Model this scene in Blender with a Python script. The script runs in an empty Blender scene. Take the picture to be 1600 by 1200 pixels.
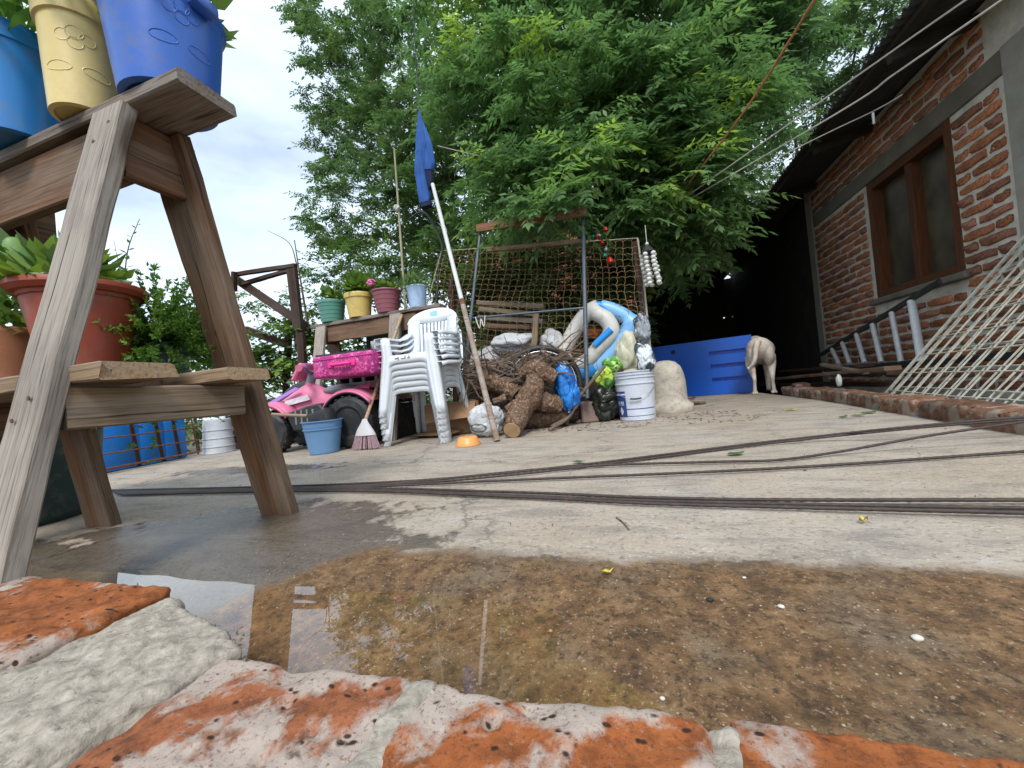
import bpy, bmesh, math, random
import numpy as np
from mathutils import Vector, Matrix, noise
R_ = math.radians
rng = random.Random(7)
nrng = np.random.default_rng(11)

# ------------------------------------------------------------------ camera
# world X runs along the patio kerb (to the right), world Y away from it, Z up
FPX = 610.0; ROLL = R_(5.5); EYE = .33; PITCH = math.atan(7 / 610.); YAW = R_(17)
def lin(x, y, z):
    c, s = math.cos(ROLL), math.sin(ROLL)
    X = x * c + z * s; Z = z * c - x * s
    cp, sp = math.cos(PITCH), math.sin(PITCH)
    Y2 = y * cp - Z * sp; Z2 = y * sp + Z * cp
    cy, sy = math.cos(YAW), math.sin(YAW)
    return Vector((X * cy - Y2 * sy, X * sy + Y2 * cy, Z2))
EYEP = Vector((0, 0, EYE))
def ray(u, v): return lin((u - 800) / FPX, 1.0, -(v - 600) / FPX)
def G(u, v, z=0.):                      # point of a sight line at height z
    r = ray(u, v); return EYEP + r * ((z - EYE) / r.z)
def PX(u, v, x):                        # ... at a given X
    r = ray(u, v); return EYEP + r * (x / r.x)
def PY(u, v, y):                        # ... at a given Y
    r = ray(u, v); return EYEP + r * (y / r.y)
scene = bpy.context.scene
cam = bpy.data.cameras.new('camera'); cob = bpy.data.objects.new('camera', cam)
scene.collection.objects.link(cob)
r_, u_, b_ = lin(1, 0, 0), lin(0, 0, 1), -lin(0, 1, 0)
cob.matrix_world = Matrix(((r_.x, u_.x, b_.x, 0), (r_.y, u_.y, b_.y, 0), (r_.z, u_.z, b_.z, EYE), (0, 0, 0, 1)))
cam.sensor_width = 36; cam.lens = FPX / 1600 * 36; cam.clip_start = .01; cam.clip_end = 600
scene.camera = cob

# ------------------------------------------------------------------ sky, sun, exposure
SUN_EL, SUN_AZ = R_(50), R_(166)        # azimuth clockwise from +Y: high, behind the camera on the house side
w = bpy.data.worlds.new('World'); scene.world = w; w.use_nodes = True
nt = w.node_tree; nt.nodes.clear()
out = nt.nodes.new('ShaderNodeOutputWorld'); bg = nt.nodes.new('ShaderNodeBackground')
sky = nt.nodes.new('ShaderNodeTexSky'); sky.sky_type = 'NISHITA'; sky.sun_disc = False
sky.sun_elevation = SUN_EL; sky.sun_rotation = SUN_AZ; sky.dust_density = 2.0
tc = nt.nodes.new('ShaderNodeTexCoord'); mp = nt.nodes.new('ShaderNodeMapping'); mp.inputs['Scale'].default_value = (1, 1, 2.6)
n1 = nt.nodes.new('ShaderNodeTexNoise'); n1.inputs['Scale'].default_value = 1.9; n1.inputs['Detail'].default_value = 6; n1.inputs['Roughness'].default_value = .55
cr = nt.nodes.new('ShaderNodeMapRange'); cr.inputs[1].default_value = .3; cr.inputs[2].default_value = .62; cr.inputs[3].default_value = .40; cr.inputs[4].default_value = .97
mx = nt.nodes.new('ShaderNodeMix'); mx.data_type = 'RGBA'
mx.inputs['B'].default_value = (6.5, 7.6, 8.7, 1)
nt.links.new(tc.outputs['Generated'], mp.inputs['Vector']); nt.links.new(mp.outputs[0], n1.inputs['Vector'])
nt.links.new(n1.outputs[0], cr.inputs[0]); nt.links.new(cr.outputs[0], mx.inputs['Factor'])
nt.links.new(sky.outputs[0], mx.inputs['A']); nt.links.new(mx.outputs['Result'], bg.inputs[0])
bg.inputs[1].default_value = .1; nt.links.new(bg.outputs[0], out.inputs[0])
sl = bpy.data.lights.new('sun', 'SUN'); so = bpy.data.objects.new('sun', sl); scene.collection.objects.link(so)
sl.energy = 1.5; sl.angle = R_(14); sl.color = (1, .96, .9)
sd = Vector((math.sin(SUN_AZ) * math.cos(SUN_EL), math.cos(SUN_AZ) * math.cos(SUN_EL), math.sin(SUN_EL)))
so.rotation_euler = sd.to_track_quat('Z', 'Y').to_euler(); so.location = sd * 30
vs = scene.view_settings; vs.view_transform = 'Standard'; vs.look = 'None'; vs.gamma = 1; vs.exposure = .85; vs.use_curve_mapping = False
cy_ = scene.cycles; cy_.max_bounces = 6; cy_.diffuse_bounces = 3; cy_.glossy_bounces = 3; cy_.transmission_bounces = 3; cy_.transparent_max_bounces = 6; cy_.caustics_reflective = False; cy_.caustics_refractive = False

# ------------------------------------------------------------------ helpers
C = scene.collection
W = {}                                   # world matrices of the objects built
def root_loc(o): return W[o]
def setprops(o, label=None, cat=None, group=None, kind=None):
    if label: o['label'] = label
    if cat: o['category'] = cat
    if group: o['group'] = group
    if kind: o['kind'] = kind
    return o
def thing(name, label, cat, loc=(0, 0, 0), rz=0., group=None):
    o = bpy.data.objects.new(name, None); C.objects.link(o); o.empty_display_size = .1
    o.location = loc; o.rotation_euler = (0, 0, rz)
    W[o] = Matrix.Translation(Vector(loc)) @ Matrix.Rotation(rz, 4, 'Z')
    return setprops(o, label, cat, group)
def obj(name, me, parent=None, M=None):
    o = bpy.data.objects.new(name, me); C.objects.link(o)
    M = M if M is not None else Matrix.Identity(4)
    W[o] = M
    if parent is not None:
        o.parent = parent; o.matrix_local = W[parent].inverted() @ M
    else:
        o.matrix_world = M
    return o
def copy_tree(o, parent=None):
    c = o.copy(); C.objects.link(c); W[c] = W[o].copy()
    if parent is not None: c.parent = parent
    for ch in list(o.children): copy_tree(ch, c)
    return c
def mesh(name, v, f, mat, smooth=40, bevel=0, bseg=1):
    me = bpy.data.meshes.new(name); me.from_pydata([tuple(p) for p in v], [], f)
    if bevel:
        bm = bmesh.new(); bm.from_mesh(me)
        bm.normal_update()
        ed = [e for e in bm.edges if e.is_manifold and e.calc_face_angle(0) > .5]
        bmesh.ops.bevel(bm, geom=ed, offset=bevel, segments=bseg, affect='EDGES', profile=.5)
        bm.to_mesh(me); bm.free()
    if mat: me.materials.append(mat)
    if smooth:
        me.polygons.foreach_set('use_smooth', [True] * len(me.polygons)); me.set_sharp_from_angle(angle=R_(smooth))
    me.update(); return me
class MB:
    def __init__(s): s.v = []; s.f = []
    def add(s, vs, fs):
        k = len(s.v); s.v += [Vector(p) for p in vs]; s.f += [tuple(i + k for i in f) for f in fs]; return s
    def box(s, x0, x1, y0, y1, z0, z1, M=None):
        p = [Vector(q) for q in ((x0, y0, z0), (x1, y0, z0), (x1, y1, z0), (x0, y1, z0), (x0, y0, z1), (x1, y0, z1), (x1, y1, z1), (x0, y1, z1))]
        if M is not None: p = [M @ q for q in p]
        return s.add(p, [(3, 2, 1, 0), (4, 5, 6, 7), (0, 1, 5, 4), (1, 2, 6, 5), (2, 3, 7, 6), (3, 0, 4, 7)])
    def tube(s, pts, r, n=8, closed=False, sq=1.0, cap=True):
        pts = [Vector(p) for p in pts]; m = len(pts)
        rs = list(r) if hasattr(r, '__len__') else [r] * m
        T = []
        for i in range(m):
            a = pts[(i - 1) % m] if (closed or i > 0) else pts[i]; b = pts[(i + 1) % m] if (closed or i < m - 1) else pts[i]
            t = b - a; T.append(t.normalized() if t.length > 1e-9 else Vector((0, 0, 1)))
        up = Vector((0, 0, 1)) if abs(T[0].z) < .9 else Vector((1, 0, 0))
        nrm = (up - T[0] * up.dot(T[0])).normalized(); vs = []
        for i in range(m):
            nrm = (nrm - T[i] * nrm.dot(T[i])).normalized(); bi = T[i].cross(nrm)
            for k in range(n):
                an = 2 * math.pi * k / n
                vs.append(pts[i] + nrm * (math.cos(an) * rs[i]) + bi * (math.sin(an) * rs[i] * sq))
        fs = []
        for i in range(m if closed else m - 1):
            j = (i + 1) % m
            for k in range(n):
                l = (k + 1) % n; fs.append((i * n + k, i * n + l, j * n + l, j * n + k))
        if not closed and cap:
            fs.append(tuple(range(n - 1, -1, -1))); fs.append(tuple((m - 1) * n + k for k in range(n)))
        return s.add(vs, fs)
    def lathe(s, prof, n=28, c=(0, 0, 0), M=None, wob=0.):
        vs = []; fs = []; c = Vector(c)
        for i, (r, z) in enumerate(prof):
            for k in range(n):
                an = 2 * math.pi * k / n
                q = 1 + wob * noise.noise(Vector((math.cos(an) * 1.3, math.sin(an) * 1.3, z * 6)))
                p = Vector((math.cos(an) * r * q, math.sin(an) * r * q, z)) + c
                vs.append(M @ p if M is not None else p)
        for i in range(len(prof) - 1):
            for k in range(n):
                l = (k + 1) % n; fs.append((i * n + k, i * n + l, (i + 1) * n + l, (i + 1) * n + k))
        if prof[0][0] > 1e-4: fs.append(tuple(range(n - 1, -1, -1)))
        if prof[-1][0] > 1e-4: fs.append(tuple((len(prof) - 1) * n + k for k in range(n)))
        return s.add(vs, fs)
    def ball(s, c, r, n=12, m=8):
        r = r if hasattr(r, '__len__') else (r, r, r); c = Vector(c); vs = []; fs = []
        for i in range(m + 1):
            th = math.pi * i / m
            for k in range(n):
                an = 2 * math.pi * k / n
                vs.append(c + Vector((r[0] * math.sin(th) * math.cos(an), r[1] * math.sin(th) * math.sin(an), -r[2] * math.cos(th))))
        for i in range(m):
            for k in range(n):
                l = (k + 1) % n; fs.append((i * n + k, i * n + l, (i + 1) * n + l, (i + 1) * n + k))
        return s.add(vs, fs)
    def prism(s, poly, d):               # poly: 3D points in order, extruded by vector d
        n = len(poly); poly = [Vector(p) for p in poly]; d = Vector(d)
        return s.add(poly + [p + d for p in poly], [tuple(range(n - 1, -1, -1)), tuple(range(n, 2 * n))] + [(i, (i + 1) % n, n + (i + 1) % n, n + i) for i in range(n)])
    def strip(s, A, B):                  # quads between two rows of points
        n = len(A); return s.add(list(A) + list(B), [(i, i + 1, n + i + 1, n + i) for i in range(n - 1)])
    def grid(s, fn, nu, nv):
        vs = [fn(i / nu, j / nv) for j in range(nv + 1) for i in range(nu + 1)]
        return s.add(vs, [(j * (nu + 1) + i, j * (nu + 1) + i + 1, (j + 1) * (nu + 1) + i + 1, (j + 1) * (nu + 1) + i) for j in range(nv) for i in range(nu)])
    def build(s, name, mat, parent=None, smooth=40, bevel=0, bseg=1, M=None, thick=0, sub=0):
        if parent is not None and M is None:      # vertices given in the parent's own frame
            o = obj(name, mesh(name, s.v, s.f, mat, smooth, bevel, bseg), parent, W[parent])
        else:
            o = obj(name, mesh(name, s.v, s.f, mat, smooth, bevel, bseg), parent, M)
        if thick:
            md = o.modifiers.new('thickness', 'SOLIDIFY'); md.thickness = thick; md.offset = 0
        if sub:
            md = o.modifiers.new('smooth', 'SUBSURF'); md.levels = sub; md.render_levels = sub
        return o
def frame(p0, p1, hint=(0, 0, 1)):       # matrix with X from p0 to p1, Z near hint
    p0, p1 = Vector(p0), Vector(p1); x = (p1 - p0).normalized(); h = Vector(hint)
    y = h.cross(x).normalized(); z = x.cross(y)
    return Matrix(((x.x, y.x, z.x, p0.x), (x.y, y.y, z.y, p0.y), (x.z, y.z, z.z, p0.z), (0, 0, 0, 1)))
def board(name, p0, p1, w, t, mat, parent=None, hint=(0, 0, 1), jit=.0012, ch=.004, rag=0., seed=None):
    """a sawn board from p0 to p1 (world), width w across, thickness t along hint"""
    p0, p1 = Vector(p0), Vector(p1); L = (p1 - p0).length; n = max(2, int(L / .05)); rr = random.Random(seed if seed is not None else rng.random())
    hw, ht = w / 2, t / 2; sec = [(-hw + ch, -ht), (hw - ch, -ht), (hw, -ht + ch), (hw, ht - ch), (hw - ch, ht), (-hw + ch, ht), (-hw, ht - ch), (-hw, -ht + ch)]
    vs = []; fs = []; sx = rr.random() * 50
    for i in range(n + 1):
        x = L * i / n
        for k, (y, z) in enumerate(sec):
            q = noise.noise(Vector((x * 9 + sx, y * 30, z * 30))) * jit * 2 + noise.noise(Vector((x * 2 + sx, 3, 5))) * jit * 2
            xx = x
            if i == n and rag: xx += rag * noise.noise(Vector((y * 60 + sx, z * 90, 1)))
            vs.append((xx, y + q, z + q))
    for i in range(n):
        for k in range(8):
            l = (k + 1) % 8; fs.append((i * 8 + k, i * 8 + l, (i + 1) * 8 + l, (i + 1) * 8 + k))
    fs.append(tuple(range(7, -1, -1))); fs.append(tuple(n * 8 + k for k in range(8)))
    return obj(name, mesh(name, vs, fs, mat, 30), parent, frame(p0, p1, hint))
def polyline(pts, n):
    """smooth curve through points (Catmull-Rom), n samples per span"""
    P = [Vector(p) for p in pts]; P = [P[0] * 2 - P[1]] + P + [P[-1] * 2 - P[-2]]; o = []
    for i in range(1, len(P) - 2):
        for k in range(n):
            t = k / n; a, b, c, d = P[i - 1], P[i], P[i + 1], P[i + 2]
            o.append(.5 * ((2 * b) + (c - a) * t + (2 * a - 5 * b + 4 * c - d) * t * t + (3 * b - a - 3 * c + d) * t ** 3))
    o.append(P[-2]); return o
def lump(c, r, amp, sc, seed=0, sub=4, flat=None, crease=0.):
    """noisy rounded body; returns MB"""
    bm = bmesh.new(); bmesh.ops.create_icosphere(bm, subdivisions=sub, radius=1.0); m = MB(); r = Vector(r); c = Vector(c)
    vs = []
    for v in bm.verts:
        n = v.co.normalized(); q = n * sc + Vector((seed * 7.3, seed * 3.1, seed))
        d = 1 + amp * (noise.noise(q * .6) * 1.2 + .45 * noise.noise(q * 1.3 + Vector((4, 1, 2))))
        if crease:
            for fq, am in ((.9, .5), (1.9, .28)): d -= crease * am * (1 - min(1, abs(noise.noise(q * fq + Vector((9, 9, 9)))) * 4)) ** 2
        p = Vector((n.x * r.x * d, n.y * r.y * d, n.z * r.z * d)) + c
        if flat is not None and p.z < flat: p.z = flat + (p.z - flat) * .04
        vs.append(p)
    fs = [tuple(v.index for v in f.verts) for f in bm.faces]; bm.free(); return m.add(vs, fs)

# ------------------------------------------------------------------ materials
MATS = {}
def newmat(name):
    m = bpy.data.materials.new(name); m.use_nodes = True; nt = m.node_tree; b = nt.nodes['Principled BSDF']; return m, nt, b
def N(nt, t, **kw):
    n = nt.nodes.new(t)
    for k, v in kw.items():
        if k in n.inputs: n.inputs[k].default_value = v
        else: setattr(n, k, v)
    return n
def rgb(c): return (c[0], c[1], c[2], 1)
def ramp(nt, fac, stops):
    r = nt.nodes.new('ShaderNodeValToRGB'); e = r.color_ramp.elements
    while len(e) < len(stops): e.new(.5)
    for q, (p, c) in zip(e, stops): q.position = p; q.color = rgb(c) if hasattr(c, '__len__') else (c, c, c, 1)
    nt.links.new(fac, r.inputs[0]); return r.outputs[0]
def mixc(nt, f, a, b, bt='MIX'):
    m = nt.nodes.new('ShaderNodeMix'); m.data_type = 'RGBA'; m.blend_type = bt
    for s, v in (('Factor', f), ('A', a), ('B', b)):
        if isinstance(v, bpy.types.NodeSocket): nt.links.new(v, m.inputs[s])
        else: m.inputs[s].default_value = v if s == 'Factor' else rgb(v)
    return m.outputs['Result']
def coords(nt, sc=(1, 1, 1), rot=(0, 0, 0), kind='Object'):
    t = nt.nodes.new('ShaderNodeTexCoord'); m = nt.nodes.new('ShaderNodeMapping')
    m.inputs['Scale'].default_value = sc; m.inputs['Rotation'].default_value = rot
    nt.links.new(t.outputs[kind], m.inputs['Vector'])
    return m.outputs[0]
def nz(nt, vec, sc, det=4, ro=.55, dist=0.):
    n = N(nt, 'ShaderNodeTexNoise', Scale=sc, Detail=det, Roughness=ro, Distortion=dist)
    nt.links.new(vec, n.inputs['Vector']); return n.outputs[0]
def bump(nt, b, h, st, dist=.01):
    n = N(nt, 'ShaderNodeBump', Strength=st, Distance=dist); nt.links.new(h, n.inputs['Height'])
    if b.inputs['Normal'].is_linked: nt.links.new(b.inputs['Normal'].links[0].from_socket, n.inputs['Normal'])
    nt.links.new(n.outputs[0], b.inputs['Normal'])
def setv(nt, sock, v):
    if isinstance(v, bpy.types.NodeSocket): nt.links.new(v, sock)
    else: sock.default_value = v
def perobj(nt, col, amt):
    """small per-object shift of tone"""
    oi = nt.nodes.new('ShaderNodeObjectInfo'); h = N(nt, 'ShaderNodeHueSaturation')
    mr = N(nt, 'ShaderNodeMapRange'); mr.inputs[3].default_value = 1 - amt; mr.inputs[4].default_value = 1 + amt
    nt.links.new(oi.outputs['Random'], mr.inputs[0]); nt.links.new(mr.outputs[0], h.inputs['Value']); nt.links.new(col, h.inputs['Color']); return h.outputs[0]
def M_(name, col, rough=.55, var=.18, sc=5, col2=None, c2at=.6, bst=.15, bsc=60, metal=0., spec=.5, dirt=.0, dirtc=(.12, .1, .08), per=0., trans=0.):
    if name in MATS: return MATS[name]
    m, nt, b = newmat(name); v = coords(nt)
    f = nz(nt, v, sc, 6, .6); lo = tuple(x * (1 - var) for x in col); hi = tuple(min(1, x * (1 + var)) for x in col)
    c = ramp(nt, f, [(.3, lo), (.7, hi)])
    if col2: c = mixc(nt, ramp(nt, nz(nt, v, sc * 1.7, 7, .65), [(c2at - .05, 0.), (c2at + .05, 1.)]), c, col2)
    if dirt: c = mixc(nt, ramp(nt, nz(nt, v, sc * 2.3 + 3, 8, .7), [(.52, 0.), (.75, dirt)]), c, dirtc)
    if per: c = perobj(nt, c, per)
    setv(nt, b.inputs['Base Color'], c); b.inputs['Roughness'].default_value = rough; b.inputs['Metallic'].default_value = metal
    b.inputs['Specular IOR Level'].default_value = spec
    if trans:
        b.inputs['Transmission Weight'].default_value = trans
    if bst: bump(nt, b, nz(nt, v, bsc, 5, .6), bst, .004)
    if bst > .8: bump(nt, b, nz(nt, v, bsc * 3.5, 4, .7), .8, .003)
    MATS[name] = m; return m
def plastic(name, col, rough=.38, dirt=.55, dirtc=(.2, .17, .13), **k): return M_(name, col, rough, .10, 4, dirt=dirt, dirtc=dirtc, bst=.08, bsc=45, **k)
def wood(name, c1, c2, grey, gfac=.5, rough=.8, per=.12, bst=.5):
    """boards run along local X; weathered grey over brown, dark checks along the grain"""
    m, nt, b = newmat(name); v = coords(nt, (1.3, 30, 30)); v1 = coords(nt, (.9, 5, 5)); v2 = coords(nt, (1, 1, 1))
    g = nz(nt, v, 2.2, 8, .65, .6)
    c = ramp(nt, g, [(.25, c1), (.75, c2)])
    c = mixc(nt, ramp(nt, nz(nt, v1, 2.0, 5, .6), [(.5 - gfac * .35, 0.), (.72 - gfac * .3, .85)]), c, ramp(nt, g, [(.3, tuple(x * .7 for x in grey)), (.7, grey)]))
    cracks = ramp(nt, nz(nt, coords(nt, (1.1, 42, 42)), 2.6, 3, .5, .3), [(.30, 1.), (.37, 0.)])
    c = mixc(nt, ramp(nt, nz(nt, coords(nt, (2.5, 95, 95)), 2.0, 4, .7), [(.36, .55), (.52, 0.)]), c, tuple(x * .45 for x in c1))
    c = mixc(nt, cracks, c, (.035, .025, .018))
    c = mixc(nt, ramp(nt, nz(nt, v2, 3.5, 5, .6), [(.5, 0.), (.8, .5)]), c, (.06, .045, .035))
    kn = N(nt, 'ShaderNodeTexVoronoi', Scale=1.0); nt.links.new(coords(nt, (2.2, 8, 8)), kn.inputs['Vector'])
    c = mixc(nt, ramp(nt, kn.outputs['Distance'], [(.10, .8), (.2, 0.)]), c, (.05, .028, .016))
    c = perobj(nt, c, per)
    setv(nt, b.inputs['Base Color'], c); b.inputs['Roughness'].default_value = rough; b.inputs['Specular IOR Level'].default_value = .3
    bump(nt, b, g, bst, .004); bump(nt, b, cracks, -.5, .004)
    MATS[name] = m; return m
def leafmat(name, c1, c2, young, trans=.35, rough=.42):
    m, nt, b = newmat(name)
    at = nt.nodes.new('ShaderNodeAttribute'); at.attribute_name = 'tone'
    c = ramp(nt, at.outputs['Fac'], [(0., c1), (.8, c2), (1., young)])
    setv(nt, b.inputs['Base Color'], c); b.inputs['Roughness'].default_value = rough; b.inputs['Specular IOR Level'].default_value = .45
    tr = nt.nodes.new('ShaderNodeBsdfTranslucent'); ms = nt.nodes.new('ShaderNodeMixShader'); ms.inputs[0].default_value = trans
    hs = N(nt, 'ShaderNodeHueSaturation', Saturation=1.1, Value=1.5); nt.links.new(c, hs.inputs['Color']); nt.links.new(hs.outputs[0], tr.inputs[0])
    o = nt.nodes['Material Output']; nt.links.new(b.outputs[0], ms.inputs[1]); nt.links.new(tr.outputs[0], ms.inputs[2]); nt.links.new(ms.outputs[0], o.inputs[0])
    MATS[name] = m; return m

OLDWOOD = wood('old_grey_wood', (.10, .065, .042), (.23, .155, .10), (.30, .265, .235), .55)
LEGWOOD = wood('silver_grey_wood', (.19, .135, .09), (.35, .275, .205), (.43, .385, .335), .85)
BROWNWOOD = wood('brown_wood', (.095, .042, .020), (.25, .115, .050), (.24, .175, .125), .28)
DARKWOOD = wood('dark_red_wood', (.03, .014, .010), (.075, .034, .022), (.10, .075, .06), .2)
PALEWOOD = wood('pale_plank', (.19, .115, .06), (.38, .255, .145), (.33, .28, .22), .3)
REDPLANK = wood('red_brown_plank', (.16, .055, .025), (.26, .10, .045), (.24, .15, .1), .15)
STICKWOOD = wood('stick_wood', (.11, .065, .04), (.22, .14, .09), (.26, .21, .17), .4)
ORANGEWOOD = wood('orange_window_wood', (.07, .022, .008), (.19, .06, .015), (.11, .06, .035), .15)
RUST = M_('rusty_iron', (.16, .07, .035), .85, .45, 30, col2=(.07, .04, .028), bst=.4, bsc=200)
MORTAR = M_('mortar', (.34, .32, .28), .9, .22, 12, dirt=.5, dirtc=(.15, .14, .12), bst=.6, bsc=90)
# ------------------------------------------------------------------ ground, slab, puddle
SOIL = M_('soil', (.10, .075, .05), .95, .4, 3, col2=(.06, .07, .03), bst=.6, bsc=25)
m = MB(); m.add([(-150, -60, -.42), (150, -60, -.42), (150, 250, -.42), (-150, 250, -.42)], [(0, 1, 2, 3)])
setprops(m.build('ground', SOIL, smooth=0), kind='structure')

def concrete_mat():
    m, nt, b = newmat('worn_concrete'); v = coords(nt); vs_ = coords(nt, (1, 2.2, 1), (0, 0, .25))
    big = nz(nt, v, 1.3, 6, .6); mid = nz(nt, vs_, 4.5, 8, .68, .4); fine = nz(nt, v, 75, 4, .7)
    c = ramp(nt, big, [(.34, (.365, .29, .215)), (.5, (.415, .345, .27)), (.62, (.38, .335, .285))])
    c = mixc(nt, ramp(nt, mid, [(.36, .75), (.52, 0.)]), c, (.235, .20, .17))
    c = mixc(nt, ramp(nt, mid, [(.58, 0.), (.7, .5)]), c, (.50, .475, .44))
    c = mixc(nt, ramp(nt, fine, [(.34, .8), (.47, 0.)]), c, (.17, .15, .13))
    c = mixc(nt, ramp(nt, nz(nt, v, 160, 2, .5), [(.62, 0.), (.7, .6)]), c, (.60, .57, .53))
    # hairline cracks
    vo = N(nt, 'ShaderNodeTexVoronoi', Scale=.85, feature='DISTANCE_TO_EDGE'); wv = N(nt, 'ShaderNodeVectorMath', operation='ADD')
    nn = N(nt, 'ShaderNodeTexNoise', Scale=3., Detail=6., Roughness=.7); nt.links.new(v, nn.inputs['Vector'])
    sc = N(nt, 'ShaderNodeVectorMath', operation='SCALE', Scale=.5); nt.links.new(nn.outputs['Color'], sc.inputs[0])
    nt.links.new(v, wv.inputs[0]); nt.links.new(sc.outputs[0], wv.inputs[1]); nt.links.new(wv.outputs[0], vo.inputs['Vector'])
    crack = ramp(nt, vo.outputs['Distance'], [(0., 1.), (.011, 0.)])
    cm = N(nt, 'ShaderNodeMath', operation='MULTIPLY'); nt.links.new(crack, cm.inputs[0]); nt.links.new(ramp(nt, nz(nt, v, 1.1, 3, .5), [(.38, 0.), (.5, .9)]), cm.inputs[1])
    c = mixc(nt, cm.outputs[0], c, (.13, .115, .10))
    # streaky water stains
    st = nz(nt, coords(nt, (1.2, 5.5, 1), (0, 0, .12)), 1.5, 6, .62, .8)
    c = mixc(nt, ramp(nt, st, [(.58, 0.), (.68, .6)]), c, (.20, .17, .14))
    # wet band, sediment
    wa = nt.nodes.new('ShaderNodeAttribute'); wa.attribute_name = 'wet'; mu = nt.nodes.new('ShaderNodeAttribute'); mu.attribute_name = 'mud'
    def thr(attr, nsc, amp, lo, hi):
        mm = N(nt, 'ShaderNodeMath', operation='MULTIPLY_ADD'); nt.links.new(nz(nt, v, nsc, 7, .68), mm.inputs[0]); mm.inputs[1].default_value = amp
        sb = N(nt, 'ShaderNodeMath', operation='SUBTRACT'); nt.links.new(attr, sb.inputs[0]); sb.inputs[1].default_value = amp * .5; nt.links.new(sb.outputs[0], mm.inputs[2])
        mr = N(nt, 'ShaderNodeMapRange', interpolation_type='SMOOTHSTEP'); mr.inputs[1].default_value = lo; mr.inputs[2].default_value = hi; nt.links.new(mm.outputs[0], mr.inputs[0]); return mr.outputs[0]
    wet = thr(wa.outputs['Fac'], 12, .42, -.02, .03); mud = thr(mu.outputs['Fac'], 11, .12, -.03, .04)
    c = mixc(nt, wet, c, mixc(nt, 1.0, c, (.36, .34, .32), 'MULTIPLY'))
    sed = ramp(nt, nz(nt, v, 22, 9, .76), [(.33, (.045, .022, .009)), (.48, (.14, .073, .029)), (.66, (.27, .155, .068))])
    sed = mixc(nt, ramp(nt, nz(nt, v, 5.5, 5, .6), [(.5, 0.), (.66, .55)]), sed, (.13, .115, .085))
    sed = mixc(nt, ramp(nt, nz(nt, v, 210, 3, .6), [(.60, 0.), (.68, .55)]), sed, (.42, .33, .22))
    sed = mixc(nt, ramp(nt, nz(nt, v, 95, 5, .7), [(.36, .85), (.47, 0.)]), sed, (.035, .02, .009))
    sed = mixc(nt, ramp(nt, nz(nt, v, 38, 6, .7), [(.35, .7), (.46, 0.)]), sed, (.045, .026, .012))
    c = mixc(nt, mud, c, sed)
    setv(nt, b.inputs['Base Color'], c)
    ro = N(nt, 'ShaderNodeMapRange'); ro.inputs[3].default_value = .86; ro.inputs[4].default_value = .26; nt.links.new(wet, ro.inputs[0])
    rm = N(nt, 'ShaderNodeMath', operation='MULTIPLY_ADD'); nt.links.new(mud, rm.inputs[0]); rm.inputs[1].default_value = .5; nt.links.new(ro.outputs[0], rm.inputs[2])
    setv(nt, b.inputs['Roughness'], rm.outputs[0]); b.inputs['Specular IOR Level'].default_value = .5
    bump(nt, b, fine, .6, .004); bump(nt, b, mid, .5, .014); bump(nt, b, nz(nt, v, 28, 5, .65), .45, .008); bump(nt, b, nz(nt, v, 220, 3, .6), .35, .002); bump(nt, b, cm.outputs[0], -.4, .004)
    return m
CONC = concrete_mat()
def smooth(x, a, b):
    t = min(1, max(0, (x - a) / (b - a))); return t * t * (3 - 2 * t)
def slab_z(x, y):
    z = .0035 * noise.noise(Vector((x * 1.7, y * 1.7, 0))) + .0012 * noise.noise(Vector((x * 11, y * 11, 4)))
    d = smooth(.74 + .05 * noise.noise(Vector((x * 1.6, 2, 3))) - y, 0, .34)
    rip = .006 * noise.fractal(Vector((x * 7, y * 9, 8)), 1, 2, 4)
    lft = smooth(-x + .10 * noise.noise(Vector((y * 7, 1, 2))), -.08, .28); return z - d * (.0085 + .0285 * lft) + d * rip * (.75 - .2 * lft)
xs = [-4.15 + .03 * i for i in range(int((1.40 + 4.15) / .03) + 1)] + [1.42]
ys = [.12 + .014 * i for i in range(75)] + [1.17 + .06 * i for i in range(1, 20)] + [2.4 + .25 * i for i in range(1, 23)]
vs_, wets, muds = [], [], []
for y in ys:
    for x in xs:
        vs_.append((x, y, slab_z(x, y)))
        w1 = (.725 - y) * 2 + .05 * noise.noise(Vector((x * 2.1, 7, 1)))
        q = math.hypot((x + 1.12) / .62, (y - .72) / .36); w2 = (1 - q) * .30 + .10 * noise.noise(Vector((x * 2.2, y * 7, 5)))
        q3 = math.hypot((x + 2.2) / .9, (y - 1.75) / .16); w3 = (1 - q3) * .2 - .05
        wets.append(max(w1, w2, w3)); muds.append((.738 - y) + .035 * noise.noise(Vector((x * 2.6, y * 3, 9))) - .35 * smooth(-x, .55, .95))
nx = len(xs); fs = [(j * nx + i, j * nx + i + 1, (j + 1) * nx + i + 1, (j + 1) * nx + i) for j in range(len(ys) - 1) for i in range(nx - 1)]
k = len(vs_)
# skirt down to the ground
ring = [i for i in range(nx)] + [j * nx + nx - 1 for j in range(1, len(ys))] + [(len(ys) - 1) * nx + i for i in range(nx - 2, -1, -1)] + [j * nx for j in range(len(ys) - 2, 0, -1)]
low = [(vs_[i][0], vs_[i][1], -.42) for i in ring]; vs_ += low; wets += [-1] * len(low); muds += [-1] * len(low)
for i in range(len(ring)):
    j = (i + 1) % len(ring); fs.append((ring[i], k + i, k + j, ring[j]))
me = mesh('patio_floor', vs_, fs, CONC, 60)
for nm, dat in (('wet', wets), ('mud', muds)):
    a = me.attributes.new(nm, 'FLOAT', 'POINT'); a.data.foreach_set('value', dat)
setprops(obj('patio_floor', me), kind='structure')
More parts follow.
